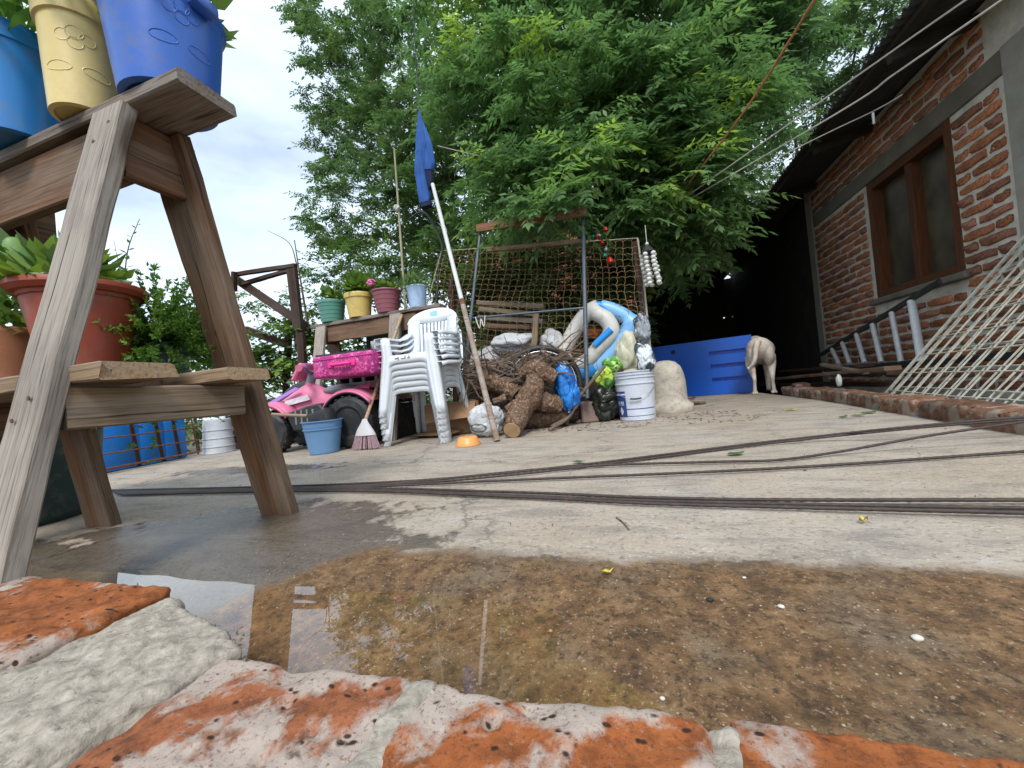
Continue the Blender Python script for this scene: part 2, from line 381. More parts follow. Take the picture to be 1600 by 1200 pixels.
# still water over the low strip
wm, nt, b = newmat('puddle_water'); o = nt.nodes['Material Output']
fr = N(nt, 'ShaderNodeFresnel', IOR=2.0); gl = N(nt, 'ShaderNodeBsdfGlossy', Roughness=.012); tr = N(nt, 'ShaderNodeBsdfTransparent', Color=(.97, .94, .88, 1)); ms = nt.nodes.new('ShaderNodeAddShader')
bp = N(nt, 'ShaderNodeBump', Strength=.02, Distance=.002); nt.links.new(nz(nt, coords(nt), 9, 2, .5), bp.inputs['Height']); nt.links.new(bp.outputs[0], gl.inputs['Normal']); nt.links.new(bp.outputs[0], fr.inputs['Normal'])
nt.links.new(fr.outputs[0], gl.inputs['Color']); nt.links.new(tr.outputs[0], ms.inputs[0]); nt.links.new(gl.outputs[0], ms.inputs[1]); nt.links.new(ms.outputs[0], o.inputs[0])
m = MB(); m.add([(-1.9, .20, -.0135), (1.36, .20, -.0135), (1.36, .80, -.0135), (-1.9, .80, -.0135)], [(0, 1, 2, 3)])
setprops(m.build('puddle', wm, smooth=0), kind='structure')

# ------------------------------------------------------------------ rough bricks of the kerb in front
def brick_mat(name, base, lime, lf, hue=(.30, .10, .03), per=.1, pore=26):
    m, nt, b = newmat(name); v = coords(nt)
    c = ramp(nt, nz(nt, v, 14, 8, .7), [(.3, hue), (.52, base), (.72, tuple(x * 1.2 for x in base))])
    c = mixc(nt, ramp(nt, nz(nt, v, 38, 6, .7), [(.38, .8), (.52, 0.)]), c, tuple(x * .42 for x in base))
    c = mixc(nt, ramp(nt, nz(nt, v, 7.5, 9, .62, .1), [(.60 - lf, 0.), (.65 - lf, .95)]), c, mixc(nt, nz(nt, v, 60, 4, .6), tuple(x * .75 for x in lime), lime))
    vo = N(nt, 'ShaderNodeTexVoronoi', Scale=float(pore)); nt.links.new(coords(nt, (1, 1.6, 1)), vo.inputs['Vector'])
    pm = N(nt, 'ShaderNodeMath', operation='MULTIPLY'); nt.links.new(ramp(nt, vo.outputs['Distance'], [(.15, 1.), (.26, 0.)]), pm.inputs[0]); nt.links.new(ramp(nt, nz(nt, v, pore * .8, 2, .5), [(.46, 0.), (.53, 1.)]), pm.inputs[1])
    c = mixc(nt, pm.outputs[0], c, (.035, .016, .01))
    if pore > 50:
        v9 = N(nt, 'ShaderNodeTexVoronoi', Scale=30.0); dv = N(nt, 'ShaderNodeVectorMath', operation='ADD'); nn9 = N(nt, 'ShaderNodeTexNoise', Scale=60., Detail=3.); sc9 = N(nt, 'ShaderNodeVectorMath', operation='SCALE', Scale=.03)
        nt.links.new(v, nn9.inputs['Vector']); nt.links.new(nn9.outputs['Color'], sc9.inputs[0]); nt.links.new(coords(nt, (.7, 1.5, 1)), dv.inputs[0]); nt.links.new(sc9.outputs[0], dv.inputs[1]); nt.links.new(dv.outputs[0], v9.inputs['Vector'])
        p9 = N(nt, 'ShaderNodeMath', operation='MULTIPLY'); nt.links.new(ramp(nt, v9.outputs['Distance'], [(.10, 1.), (.19, 0.)]), p9.inputs[0]); nt.links.new(ramp(nt, nz(nt, v, 17, 2, .5), [(.50, 0.), (.56, 1.)]), p9.inputs[1])
        c = mixc(nt, p9.outputs[0], c, (.028, .012, .008)); bump(nt, b, p9.outputs[0], -1.0, .006)
        c = mixc(nt, ramp(nt, nz(nt, v, 240, 5, .75), [(.36, .7), (.45, 0.)]), c, (.10, .04, .02))
    c = mixc(nt, ramp(nt, nz(nt, v, 180, 3, .6), [(.62, 0.), (.74, .22)]), c, tuple(min(1, x * 1.2) for x in lime))
    if per: c = perobj(nt, c, per)
    setv(nt, b.inputs['Base Color'], c); b.inputs['Roughness'].default_value = .85; b.inputs['Specular IOR Level'].default_value = .3
    bump(nt, b, nz(nt, v, 130, 8, .75), .6, .003); bump(nt, b, nz(nt, v, 420, 4, .7), .35, .0015); bump(nt, b, pm.outputs[0], -.8, .004); bump(nt, b, nz(nt, v, 22, 5, .6), .35, .006)
    return m
BR_OR = brick_mat('orange_brick', (.35, .108, .030), (.48, .39, .33), .03, (.26, .072, .02), pore=60)
BR_PK = brick_mat('limed_brick', (.29, .10, .042), (.43, .355, .30), .17, (.26, .08, .03), pore=60)
BR_MX = brick_mat('half_limed_brick', (.34, .105, .030), (.44, .37, .315), .165, (.26, .072, .02), pore=60)
GREYM = M_('pale_mortar', (.34, .30, .245), .94, .35, 70, col2=(.22, .19, .15), c2at=.60, dirt=.6, dirtc=(.20, .18, .15), bst=.7, bsc=170)
def rbox(dx, dy, dz, rad, cuts, amp, seed, pits=0., skew=0.):
    bm = bmesh.new(); bmesh.ops.create_cube(bm, size=1.0)
    bmesh.ops.subdivide_edges(bm, edges=bm.edges[:], cuts=cuts, use_grid_fill=True)
    vs = []; off = Vector((seed * 3.7, seed * 1.3, seed * 9.1))
    for v in bm.verts:
        p = Vector((v.co.x * dx, v.co.y * dy, v.co.z * dz))
        q = Vector((max(-dx / 2 + rad, min(dx / 2 - rad, p.x)), max(-dy / 2 + rad, min(dy / 2 - rad, p.y)), max(-dz / 2 + rad, min(dz / 2 - rad, p.z))))
        d = p - q; n = d.normalized() if d.length > 1e-6 else Vector((0, 0, 1))
        if d.length > 1e-6: p = q + n * rad
        edge = min(1.0, d.length / max(rad, 1e-6)) if d.length > 1e-6 else 0.
        h = amp * noise.fractal(p * 20 + off, .8, 2, 6) + amp * 1.4 * noise.noise(p * 6 + off) + edge * amp * 1.3 * noise.noise(p * 34 + off)
        if pits:
            dd = noise.voronoi(p * 42 + off)[0][0]
            if dd < .32 and noise.noise(p * 11 + off) > .0: h -= pits * (1 - dd / .32)
            d2 = noise.voronoi(p * 24 + off)[0][0]
            if d2 < .2 and noise.noise(p * 8 - off) > .05: h -= pits * 1.6 * (1 - d2 / .2) ** .6
        p = p + n * h; p.x += skew * p.y
        vs.append(p)
    fs = [tuple(v.index for v in f.verts) for f in bm.faces]; bm.free(); return vs, fs
kerb = thing('brick_kerb', 'low kerb of worn orange bricks and grey mortar at the near edge of the puddle', 'kerb', (0, .25, 0))
m = MB(); v_, f_ = rbox(2.7, .16, .11, .02, 30, .004, 5); m.add([p + Vector((.15, .20, -.012)) for p in v_], f_)
m.build('mortar_bed', GREYM, kerb, 60, M=Matrix.Identity(4))
def kbrick(x0, x1, y0, y1, zt, mat, seed, dz=.062, rz=0., rad=.0075, tilt=0., skew=0., cuts=52):
    v_, f_ = rbox(x1 - x0, y1 - y0, dz, rad, cuts, .0036, seed, .007, skew)
    M = Matrix.Translation(Vector(((x0 + x1) / 2, (y0 + y1) / 2, zt - dz / 2))) @ Matrix.Rotation(rz, 4, 'Z') @ Matrix.Rotation(tilt, 4, 'Y')
    return obj('brick', mesh('brick', v_, f_, mat, 60), kerb, M)
kbrick(-.452, -.216, .175, .312, .072, BR_PK, 1, skew=-.05)
kbrick(-.204, .030, .180, .314, .072, BR_MX, 2, skew=-.03)
kbrick(.042, .330, .182, .330, .070, BR_OR, 3)
kbrick(.350, .590, .185, .332, .071, BR_PK, 4)
kbrick(.61, .85, .185, .332, .071, BR_MX, 8, cuts=16)
kbrick(.87, 1.11, .185, .332, .071, BR_OR, 9, cuts=16)
kbrick(-1.02, -.695, .215, .412, .084, BR_OR, 6, dz=.075, rz=.05, rad=.011, tilt=.02)
kbrick(-1.27, -1.02, .20, .42, .08, BR_PK, 7, dz=.07, rad=.02, cuts=20)
def mlump(x0, x1, y0, y1, zt, seed, dz=.07, rad=.008, cuts=26, rz=0.):
    v_, f_ = rbox(x1 - x0, y1 - y0, dz, rad, cuts, .0045, seed, .004)
    return obj('mortar_joint', mesh('mortar_joint', v_, f_, GREYM, 60), kerb, Matrix.Translation(Vector(((x0 + x1) / 2, (y0 + y1) / 2, zt - dz / 2))) @ Matrix.Rotation(rz, 4, 'Z'))
mlump(-.226, -.194, .17, .312, .0715, 11); mlump(.022, .050, .175, .316, .0705, 12); mlump(.322, .356, .175, .33, .072, 13); mlump(.585, .615, .175, .33, .072, 16, cuts=10); mlump(.845, .875, .175, .33, .072, 17, cuts=10)
mlump(-.715, -.462, .190, .372, .071, 14, .08, .011, 80, rz=-.30); mlump(-1.03, -.99, .19, .41, .08, 15, cuts=12)

# ------------------------------------------------------------------ kerb on the right, edge of the drop
BR_K = brick_mat('dull_kerb_brick', (.20, .10, .058), (.30, .24, .19), .10, (.11, .055, .03), .3, 30)
kr = thing('brick_kerb', 'row of dull red bricks edging the slab before the house wall', 'kerb', (1.4, 3.3, 0))
seg = [(1.235, 1.0), (1.245, 1.38), (1.25, 1.74), (1.27, 2.07), (1.30, 2.42), (1.335, 2.80), (1.37, 3.23), (1.40, 3.70), (1.43, 4.2), (1.46, 4.75)]
for i in range(len(seg) - 1):
    p0, p1 = Vector((*seg[i], 0)), Vector((*seg[i + 1], 0)); L = (p1 - p0).length - .025
    v_, f_ = rbox(L, .15, .10, .018, 12, .005, 30 + i, .0)
    c = (p0 + p1) / 2 + Vector((.09, 0, .034 + .006 * rng.uniform(-1, 1))); an = math.atan2((p1 - p0).y, (p1 - p0).x) + rng.uniform(-.02, .02)
    obj('brick', mesh('brick', v_, f_, BR_OR if i == 0 else BR_K, 60), kr, Matrix.Translation(c) @ Matrix.Rotation(an, 4, 'Z') @ Matrix.Rotation(rng.uniform(-.05, .05), 4, 'X'))
    v_, f_ = rbox(.035, .12, .07, .014, 6, .006, 50 + i)
    obj('mortar_joint', mesh('mortar_joint', v_, f_, GREYM, 60), kr, Matrix.Translation(p1 + Vector((.075, 0, .03))))
for x, y, l, z in ((1.56, 4.45, .24, .085), (1.58, 4.05, .22, .05)):
    v_, f_ = rbox(l, .12, .055, .012, 8, .004, int(y * 10)); o = obj('brick', mesh('brick', v_, f_, BR_K, 60), kr, Matrix.Translation((x, y, z)) @ Matrix.Rotation(1.4, 4, 'Z'))

# ------------------------------------------------------------------ house on the right
WX = 2.45
house = thing('brick_house', 'low red brick house with wooden window and corrugated roof on the right', 'house', (WX, 4.6, -.4))
WMORT = M_('wall_mortar', (.60, .56, .48), .92, .22, 10, dirt=.4, dirtc=(.2, .18, .15), bst=.7, bsc=80)
PLAST = M_('grey_render', (.165, .145, .11), .9, .22, 5, dirt=.55, dirtc=(.13, .12, .10), bst=.4, bsc=50)
COLM = M_('concrete_column', (.31, .285, .245), .88, .15, 6, dirt=.3, bst=.3, bsc=60)
WB = [brick_mat('wall_brick_a', (.45, .175, .085), (.40, .33, .27), -.02, (.17, .06, .03), .28, 40), brick_mat('wall_brick_b', (.37, .165, .105), (.38, .32, .27), -.06, (.13, .05, .03), .3, 40)]
WIN = (3.80, 4.90, .90, 2.04)            # y0 y1 z0 z1
m = MB()
m.box(WX + .012, WX + .2, 4.9, 6.06, -.42, 2.04); m.box(WX + .012, WX + .2, 3.331, 3.80, -.42, 2.04); m.box(WX + .012, WX + .2, 3.80, 4.9, -.42, .82)
m.box(WX + .012, WX + .2, 2.0, 3.05, -.42, 2.58); m.box(WX + .012, WX + .2, 3.05, 6.2, 2.2, 2.58)
m.build('wall', WMORT, house, 0, M=Matrix.Identity(4))
bm_ = []
for q in range(5):
    rr = random.Random(q); v_, f_ = rbox(.262, .034, .060, .015, 3, .007, 70 + q)
    bm_.append(mesh('brick', v_, f_, WB[q % 2], 50))
half_ = []
for q in range(3):
    v_, f_ = rbox(.12, .034, .060, .015, 3, .007, 80 + q); half_.append(mesh('brick', v_, f_, WB[q % 2], 50))
def brickrow(y0, y1, z, odd):
    y = y1; first = True
    while y > y0 + .07:
        l = .262
        if first and odd: l = .125
        if y - l < y0 - .01: l = .125 if y - .125 >= y0 - .03 else None
        if l is None: break
        first = False
        me = rng.choice(bm_ if l > .2 else half_)
        o = obj('brick', me, house, Matrix.Translation((WX + .014 + rng.uniform(-.005, .005), y - l / 2 + rng.uniform(-.004, .004), z + .028 + rng.uniform(-.004, .004))) @ Matrix.Rotation(math.pi / 2 + rng.uniform(-.02, .02), 4, 'Z') @ Matrix.Rotation(rng.uniform(-.02, .02), 4, 'Y'))
        y -= l + .016
z = .0; i = 0
while z < 1.95:
    brickrow(4.93, 6.05, z, i % 2)
    brickrow(3.335, 3.79, z, (i + 1) % 2)
    if z < .74: brickrow(3.80, 4.92, z, (i + 1) % 2)
    z += .084; i += 1
for i in range(4): brickrow(3.42, 6.1, 2.215 + i * .084, i % 2)
m = MB(); m.box(WX - .012, WX + .19, 6.055, 6.22, -.42, 2.6); m.build('column', COLM, house, 30, .008, M=Matrix.Identity(4))
m = MB(); m.box(WX - .018, WX + .19, 3.06, 3.330, -.42, 2.197); m.build('column', COLM, house, 30, .008, M=Matrix.Identity(4))
m = MB(); m.box(WX - .006, WX + .19, 3.331, 6.054, 2.042, 2.198); m.build('beam', PLAST, house, 30, .008, M=Matrix.Identity(4))
m = MB(); m.box(WX - .04, WX + .19, 3.74, 4.96, .822, .878); m.build('window_sill', PLAST, house, 30, .01, M=Matrix.Identity(4))
win = obj('window', None, house, Matrix.Translation((WX, 4.35, .9)))
y0, y1, z0, z1 = WIN
board('frame', (WX + .06, y0 + .04, .88), (WX + .06, y0 + .04, 2.04), .075, .10, ORANGEWOOD, win, (1, 0, 0))
board('frame', (WX + .06, y1 - .04, .88), (WX + .06, y1 - .04, 2.04), .075, .10, ORANGEWOOD, win, (1, 0, 0))
board('frame', (WX + .06, y0 + .08, 2.0), (WX + .06, y1 - .08, 2.0), .075, .095, ORANGEWOOD, win, (1, 0, 0))
board('frame', (WX + .06, y0 + .08, .915), (WX + .06, y1 - .08, .915), .065, .095, ORANGEWOOD, win, (1, 0, 0))
board('mullion', (WX + .075, 4.33, .94), (WX + .075, 4.33, 1.97), .075, .09, ORANGEWOOD, win, (1, 0, 0))
gm, nt, b = newmat('dusty_glass'); b.inputs['Base Color'].default_value = (.10, .10, .085, 1); b.inputs['Roughness'].default_value = .5
setv(nt, b.inputs['Base Color'], ramp(nt, nz(nt, coords(nt), 3, 6, .6), [(.35, (.025, .019, .012)), (.65, (.10, .082, .05))]))
for a, c in ((y0 + .08, 4.285), (4.375, y1 - .08)):
    m = MB(); m.box(WX + .105, WX + .111, a, c, .95, 1.96); m.build('pane', gm, win, 0, M=Matrix.Identity(4))
m = MB(); m.box(WX + .085, WX + .10, 3.90, 3.99, .955, 1.07); m.build('paper_notice', M_('paper', (.36, .36, .33), .8), win, 0, M=Matrix.Identity(4))
m = MB(); m.box(WX + .195, WX + .215, 3.05, 6.1, -.4, 2.58); m.build('inner_wall', PLAST, house, 0, M=Matrix.Identity(4))
DARKW = M_('shade_dark_boards', (.030, .024, .019), .9, .4, 6, bst=.3)  # near-black base colour puts the roof underside's shade into the timbers
# corrugated roof, low eave towards the patio
ROOFM = M_('old_roof_sheet', (.028, .028, .029), .75, .3, 4, col2=(.05, .036, .028), bst=.2, bsc=40)
roof = obj('roof', None, house, Matrix.Translation((1.9, 4.5, 2.5)))
def sheet(yA, yB, dz):
    m = MB(); n = int((yB - yA) / .0127)
    def fn(u, v):
        y = yA + (yB - yA) * u; x = 1.90 + 2.6 * v
        return Vector((x, y, 2.515 + .20 * (x - 1.90) + .018 * math.cos(y * 2 * math.pi / .076) + dz))
    m.grid(fn, n, 1); o = m.build('roof_sheet', ROOFM, roof, 60, M=Matrix.Identity(4), thick=.004); return o
yy = 1.6
for i in range(11): sheet(yy, yy + .82, .004 * (i % 2)); yy += .76
for x in (2.0, 2.75, 3.6):
    board('roof_batten', (x, 1.7, 2.47 + .2 * (x - 1.9)), (x, 9.8, 2.47 + .2 * (x - 1.9)), .07, .04, DARKW, roof)
for i in range(7):
    y = 2.3 + i * 1.2; board('rafter', (1.97, y, 2.42), (4.4, y, 2.42 + .2 * 2.43), .05, .07, DARKW, roof)

# ------------------------------------------------------------------ covered passage behind the house corner (dark)
DARKW = M_('shade_dark_boards', (.030, .024, .019), .9, .4, 6, bst=.3)  # passage's deep shade is put into this near-black colour, no soot
pas = thing('covered_passage', 'dark covered passage beside the far corner of the brick house', 'shed', (1.6, 8, -.02))
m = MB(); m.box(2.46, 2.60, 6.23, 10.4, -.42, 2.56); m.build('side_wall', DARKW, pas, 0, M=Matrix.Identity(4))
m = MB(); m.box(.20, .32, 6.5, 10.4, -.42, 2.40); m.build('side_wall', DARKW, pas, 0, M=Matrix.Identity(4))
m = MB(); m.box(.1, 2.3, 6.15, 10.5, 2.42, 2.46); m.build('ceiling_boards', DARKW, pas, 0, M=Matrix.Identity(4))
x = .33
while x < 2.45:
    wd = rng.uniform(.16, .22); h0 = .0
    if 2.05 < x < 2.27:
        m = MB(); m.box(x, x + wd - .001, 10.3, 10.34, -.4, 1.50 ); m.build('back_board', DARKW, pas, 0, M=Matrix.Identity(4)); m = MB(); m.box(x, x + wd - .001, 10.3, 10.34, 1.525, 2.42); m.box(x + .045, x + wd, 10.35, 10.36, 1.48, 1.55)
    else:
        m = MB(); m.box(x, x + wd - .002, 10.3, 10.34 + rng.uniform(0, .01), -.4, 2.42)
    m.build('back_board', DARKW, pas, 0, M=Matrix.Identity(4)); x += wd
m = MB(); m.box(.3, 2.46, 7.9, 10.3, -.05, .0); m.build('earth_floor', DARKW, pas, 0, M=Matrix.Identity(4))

# ------------------------------------------------------------------ terracotta wall behind the trees
TERR = M_('terracotta_render', (.30, .10, .05), .85, .2, 3, dirt=.4, bst=.3)
bw = thing('terracotta_building', 'terracotta orange building glimpsed behind the big leafy tree', 'building', (-1.5, 11, -.42))
m = MB(); m.box(-4.3, 1.6, 10.8, 12.5, -.42, 4.6); m.build('wall', TERR, bw, 30, .02, M=Matrix.Identity(4))
m = MB(); m.box(-4.4, 1.7, 10.7, 12.6, 4.602, 4.8); m.build('parapet', COLM, bw, 30, .02, M=Matrix.Identity(4))
for xx in (-3.1, -.6):
    wn = obj('window', None, bw, Matrix.Translation((xx, 10.8, 2)))
    m = MB(); m.box(xx - .5, xx + .5, 10.76, 10.79, 1.6, 2.9); m.build('pane', gm, wn, 0, M=Matrix.Identity(4))
    m = MB(); m.box(xx - .58, xx + .58, 10.72, 10.797, 1.5, 1.58); m.build('sill', COLM, wn, 0, M=Matrix.Identity(4))
# ------------------------------------------------------------------ foliage
def nrm(a): return a / np.maximum(np.linalg.norm(a, axis=-1, keepdims=True), 1e-9)
def leaf_quads(B, D, Wd, ll, lw, fold=.0):
    """B base, D direction, Wd width dir, ll length, lw half width -> (n*4,3)"""
    mid = B + D * (ll * .42)[:, None]
    return np.stack([B, mid + Wd * lw[:, None], B + D * ll[:, None], mid - Wd * lw[:, None]], 1).reshape(-1, 3)
def fronds(P, D, L, npair, l0, asp, droop, tone, jit=.22):
    n = len(P); D = nrm(D); ts = np.linspace(.2, .97, npair); out = []; tn = []
    up = np.array([0, 0, 1.])
    side0 = np.cross(D, up) + nrng.normal(0, .25, (n, 3)); side0 = nrm(side0)
    for k, t in enumerate(ts):
        pos = P + D * (L * t)[:, None]; pos[:, 2] -= droop * L * t * t
        tan = D.copy(); tan[:, 2] -= 2 * droop * t; tan = nrm(tan)
        sd = nrm(side0 - tan * (side0 * tan).sum(1, keepdims=True)); nn = np.cross(sd, tan)
        sz = math.sin(.35 + 2.4 * t) * .5 + .55
        for s in (-1, 1):
            ld = nrm(tan * (.35 + .5 * t) + sd * s * .9 + nrng.normal(0, jit, (n, 3)) + np.array([0, 0, -.28]))
            wd = nrm(np.cross(ld, nn + nrng.normal(0, .3, (n, 3))))
            ll = l0 * sz * nrng.uniform(.75, 1.2, n)
            out.append(leaf_quads(pos, ld, wd, ll, ll * asp)); tn.append(np.repeat(tone + nrng.normal(0, .05, n), 4))
    pos = P + D * L[:, None]; pos[:, 2] -= droop * L
    tan = D.copy(); tan[:, 2] -= 2 * droop; tan = nrm(tan); wd = nrm(np.cross(tan, up) + nrng.normal(0, .2, (n, 3))); ll = l0 * nrng.uniform(.9, 1.3, n)
    out.append(leaf_quads(pos, tan, wd, ll, ll * asp)); tn.append(np.repeat(tone, 4))
    # rachis: two narrow strips
    for t0, t1 in ((0, .5), (.5, 1.)):
        a = P + D * (L * t0)[:, None]; a[:, 2] -= droop * L * t0 * t0; b = P + D * (L * t1)[:, None]; b[:, 2] -= droop * L * t1 * t1
        w2 = side0 * (.0018 + .004 * l0)
        out.append(np.stack([a - w2, a + w2, b + w2, b - w2], 1).reshape(-1, 3)); tn.append(np.repeat(tone * .8 + .3, 4))
    return np.concatenate(out), np.concatenate(tn)
def quadmesh(name, V, tone, mat, parent=None, origin=(0, 0, 0)):
    V = np.asarray(V, np.float32) - np.asarray(origin, np.float32); n = len(V); q = n // 4
    me = bpy.data.meshes.new(name); me.vertices.add(n); me.vertices.foreach_set('co', V.ravel())
    me.loops.add(n); me.loops.foreach_set('vertex_index', np.arange(n, dtype=np.int32))
    me.polygons.add(q); me.polygons.foreach_set('loop_start', np.arange(0, n, 4, dtype=np.int32))
    me.update(calc_edges=True)
    a = me.attributes.new('tone', 'FLOAT', 'POINT'); a.data.foreach_set('value', np.clip(tone, 0, 1).astype(np.float32))
    me.materials.append(mat); me.validate()
    return obj(name, me, parent, Matrix.Translation(Vector(origin)))
def bl(u, v, y, rpx):
    p = PY(u, v, y); d = (p - EYEP).dot(lin(0, 1, 0)); return np.array(p), rpx * d / FPX
def sphere_dirs(n): return nrm(nrng.normal(0, 1, (n, 3)))
def crown(blobs, dens, per, Lr, npair, l0, asp, droop, shell=2.2, yng=.06, flat=1.):
    VV, TT, CL = [], [], []
    for (u, v, y, rp) in blobs:
        c, r = bl(u, v, y, rp); n = max(3, int(dens * (rp / 100) ** 2))
        dr = sphere_dirs(n); cc = c + dr * (r * nrng.uniform(.1, 1, n) ** (1 / shell))[:, None] * np.array([1, flat, 1])
        CL += [(c, r)]
        P = np.repeat(cc, per, 0) + nrng.normal(0, .04, (n * per, 3)); od = np.repeat(dr, per, 0)
        az = nrng.uniform(0, 2 * np.pi, n * per)
        rad = np.stack([np.cos(az), np.sin(az), nrng.uniform(-.25, .55, n * per)], 1)
        D = nrm(od * .45 + rad)
        L = nrng.uniform(Lr[0], Lr[1], n * per)
        ctone = np.repeat(nrng.normal(.42, .17, n), per) + nrng.normal(0, .06, n * per)
        y_ = np.repeat(nrng.random(n) < yng, per); ctone = np.where(y_, nrng.uniform(.85, 1.0, n * per), np.clip(ctone, 0, .8))
        a, b = fronds(P, D, L, npair, l0, asp, droop, ctone); VV.append(a); TT.append(b)
    return np.concatenate(VV), np.concatenate(TT), CL
BARK = M_('grey_bark', (.12, .095, .07), .9, .35, 8, bst=.8, bsc=40)
LF1 = leafmat('feather_leaf', (.065, .125, .048), (.165, .285, .098), (.31, .44, .085), .42, .30)
LF2 = leafmat('small_leaf', (.055, .105, .038), (.140, .235, .075), (.24, .34, .11), .35, .34)
LF3 = leafmat('shrub_leaf', (.045, .090, .022), (.115, .20, .045), (.23, .34, .06))
LF4 = leafmat('needle_leaf', (.05, .12, .025), (.13, .26, .045), (.24, .40, .07))
def tree(name, label, base, blobs, trunk_top, tr, mat, cr, limbs=8, grp=None):
    t = thing(name, label, 'tree', base, group=grp); base = Vector(base)
    top = Vector(trunk_top)
    pts = polyline([base, base.lerp(top, .35) + Vector((.12, .05, 0)), base.lerp(top, .7) + Vector((-.05, .08, 0)), top], 5)
    m = MB(); m.tube(pts, [tr * (1.15 - .7 * i / (len(pts) - 1)) for i in range(len(pts))], 10); m.build('trunk', BARK, t, 60, M=Matrix.Identity(4))
    V, T, CL = cr
    for i, (c, r) in enumerate(CL[:limbs]):
        c = Vector(c); s = base.lerp(top, rng.uniform(.45, .95)); q = polyline([s, s.lerp(c, .45) + Vector((0, 0, .15)), c], 5)
        m = MB(); m.tube(q, [tr * .45 * (1 - .8 * k / (len(q) - 1)) for k in range(len(q))], 7); m.build('limb', BARK, t, 60, M=Matrix.Identity(4))
    quadmesh('crown', V, T, mat, t, tuple(top)); return t
near = [(760, 60, 5.2, 125), (880, 40, 5.0, 140), (1000, 60, 5.0, 140), (1120, 50, 5.2, 130), (1215, 30, 5.2, 70), (740, 180, 4.9, 85), (850, 170, 4.6, 115), (960, 190, 4.4, 115), (1080, 200, 4.6, 115), (1155, 180, 4.9, 62),
        (820, 270, 4.2, 80), (920, 290, 4.0, 85), (1030, 285, 4.2, 85), (1100, 290, 4.6, 60), (950, 345, 4.0, 42), (1060, 350, 4.6, 60), (1115, 360, 5.2, 45), (1190, 100, 5.6, 55), (1000, 380, 4.9, 40), (1080, 410, 5.6, 36), (878, 304, 3.25, 22), (842, 318, 3.22, 16), (820, 285, 3.7, 38), (760, 275, 3.8, 30)]
tree('feather_leaved_tree', 'large tree with drooping feathery leaves overhanging the middle of the yard', (-.55, 5.9, -.42), near, (.3, 5.4, 3.6), .11, LF1, crown(near, 38, 13, (.26, .44), 6, .098, .18, .38, yng=.08), 20)
_an = PY(1042, 329, 4.35); _tw = bpy.data.objects['feather_leaved_tree']; m = MB(); m.tube(polyline([(.2, 5.45, 3.0), (.35, 4.9, 2.5), _an + Vector((0, .02, 0)), _an + Vector((.15, -.3, .1))], 6), .025, 8); m.build('limb', BARK, _tw, 60, M=Matrix.Identity(4))
left = [(560, 40, 7, 85), (540, 130, 7, 72), (620, 90, 6.8, 90), (570, 215, 7, 66), (540, 290, 7, 52), (620, 200, 6.6, 80), (560, 345, 6.6, 62), (640, 320, 6.2, 80), (700, 120, 6.8, 80), (525, 365, 7, 36), (620, 410, 6, 60), (505, 185, 7.2, 34), (505, 65, 7.4, 40), (690, 300, 6, 80), (560, 410, 6.6, 50), (480, 20, 7.4, 32), (490, 250, 7.2, 26), (478, 340, 7.2, 22), (680, 220, 6.2, 80), (495, 300, 7.2, 24)]
tree('small_leaved_tree', 'tall loose tree with small leaves against the sky left of the pole', (-3.1, 6.9, -.42), left, (-3.0, 7.0, 4.2), .12, LF2, crown(left, 66, 11, (.18, .36), 6, .080, .22, .25, yng=.05), 14)
farr = [(1290, 70, 9, 100), (1235, 170, 9, 85), (1345, 40, 8, 75), (1180, 260, 9, 60), (1215, 255, 9, 45), (1390, 0, 8, 60), (1170, 320, 9, 38), (1290, 150, 9, 50)]
tree('fine_leaved_tree', 'finer leaved tree with sky sparkling through it above the dark roof edge', (4.6, 11.5, -.42), farr, (4.0, 10.2, 4.6), .14, LF2, crown(farr, 52, 10, (.2, .36), 6, .075, .22, .2, yng=.1), 8)
# shrubs
def shrub(name, label, base, blobs, dens, per, Lr, npair, l0, asp, droop, mat, yng=.1, grp=None, stems=5, cat='shrub'):
    t = thing(name, label, cat, base, group=grp); V, T, CL = crown(blobs, dens, per, Lr, npair, l0, asp, droop, yng=yng)
    for c, r in CL[:stems]:
        m = MB(); m.tube(polyline([Vector(base), Vector(base).lerp(Vector(c), .5) + Vector((.04, 0, .05)), Vector(c)], 4), [.016, .013, .012, .011, .010, .009, .008, .006, .004], 6); m.build('stem', BARK, t, 60, M=Matrix.Identity(4))
    quadmesh('foliage', V, T, mat, t, base); return t
shrub('tangled_shrub', 'tangled dark green shrub growing behind the rusty wire mesh', (-.9, 4.9, -.42), [(720, 420, 5.2, 62), (800, 415, 5.0, 75), (880, 425, 5.0, 75), (950, 430, 5.0, 62), (760, 475, 4.8, 50), (860, 480, 4.8, 55), (940, 490, 4.9, 45), (1010, 400, 5.4, 50), (700, 370, 5.2, 50), (740, 440, 5.6, 70), (830, 450, 5.6, 75), (920, 460, 5.6, 75), (790, 520, 5.2, 60), (900, 530, 5.2, 60), (980, 480, 5.6, 50), (700, 612, 4.9, 36), (680, 580, 4.9, 36), (660, 640, 4.8, 30)], 80, 10, (.12, .26), 5, .07, .24, .2, LF2, .04, stems=9)
shrub('broad_leaved_shrub', 'bright broad leaved shrub behind the pink toy quad bike', (-3.3, 4.0, -.42), [(415, 560, 4.0, 42), (455, 545, 4.1, 42), (500, 555, 4.2, 40), (370, 585, 4.0, 36), (330, 575, 4.0, 30), (540, 545, 4.3, 30), (310, 572, 3.6, 20)], 95, 8, (.10, .22), 3, .085, .30, .25, LF3, .22, stems=7)
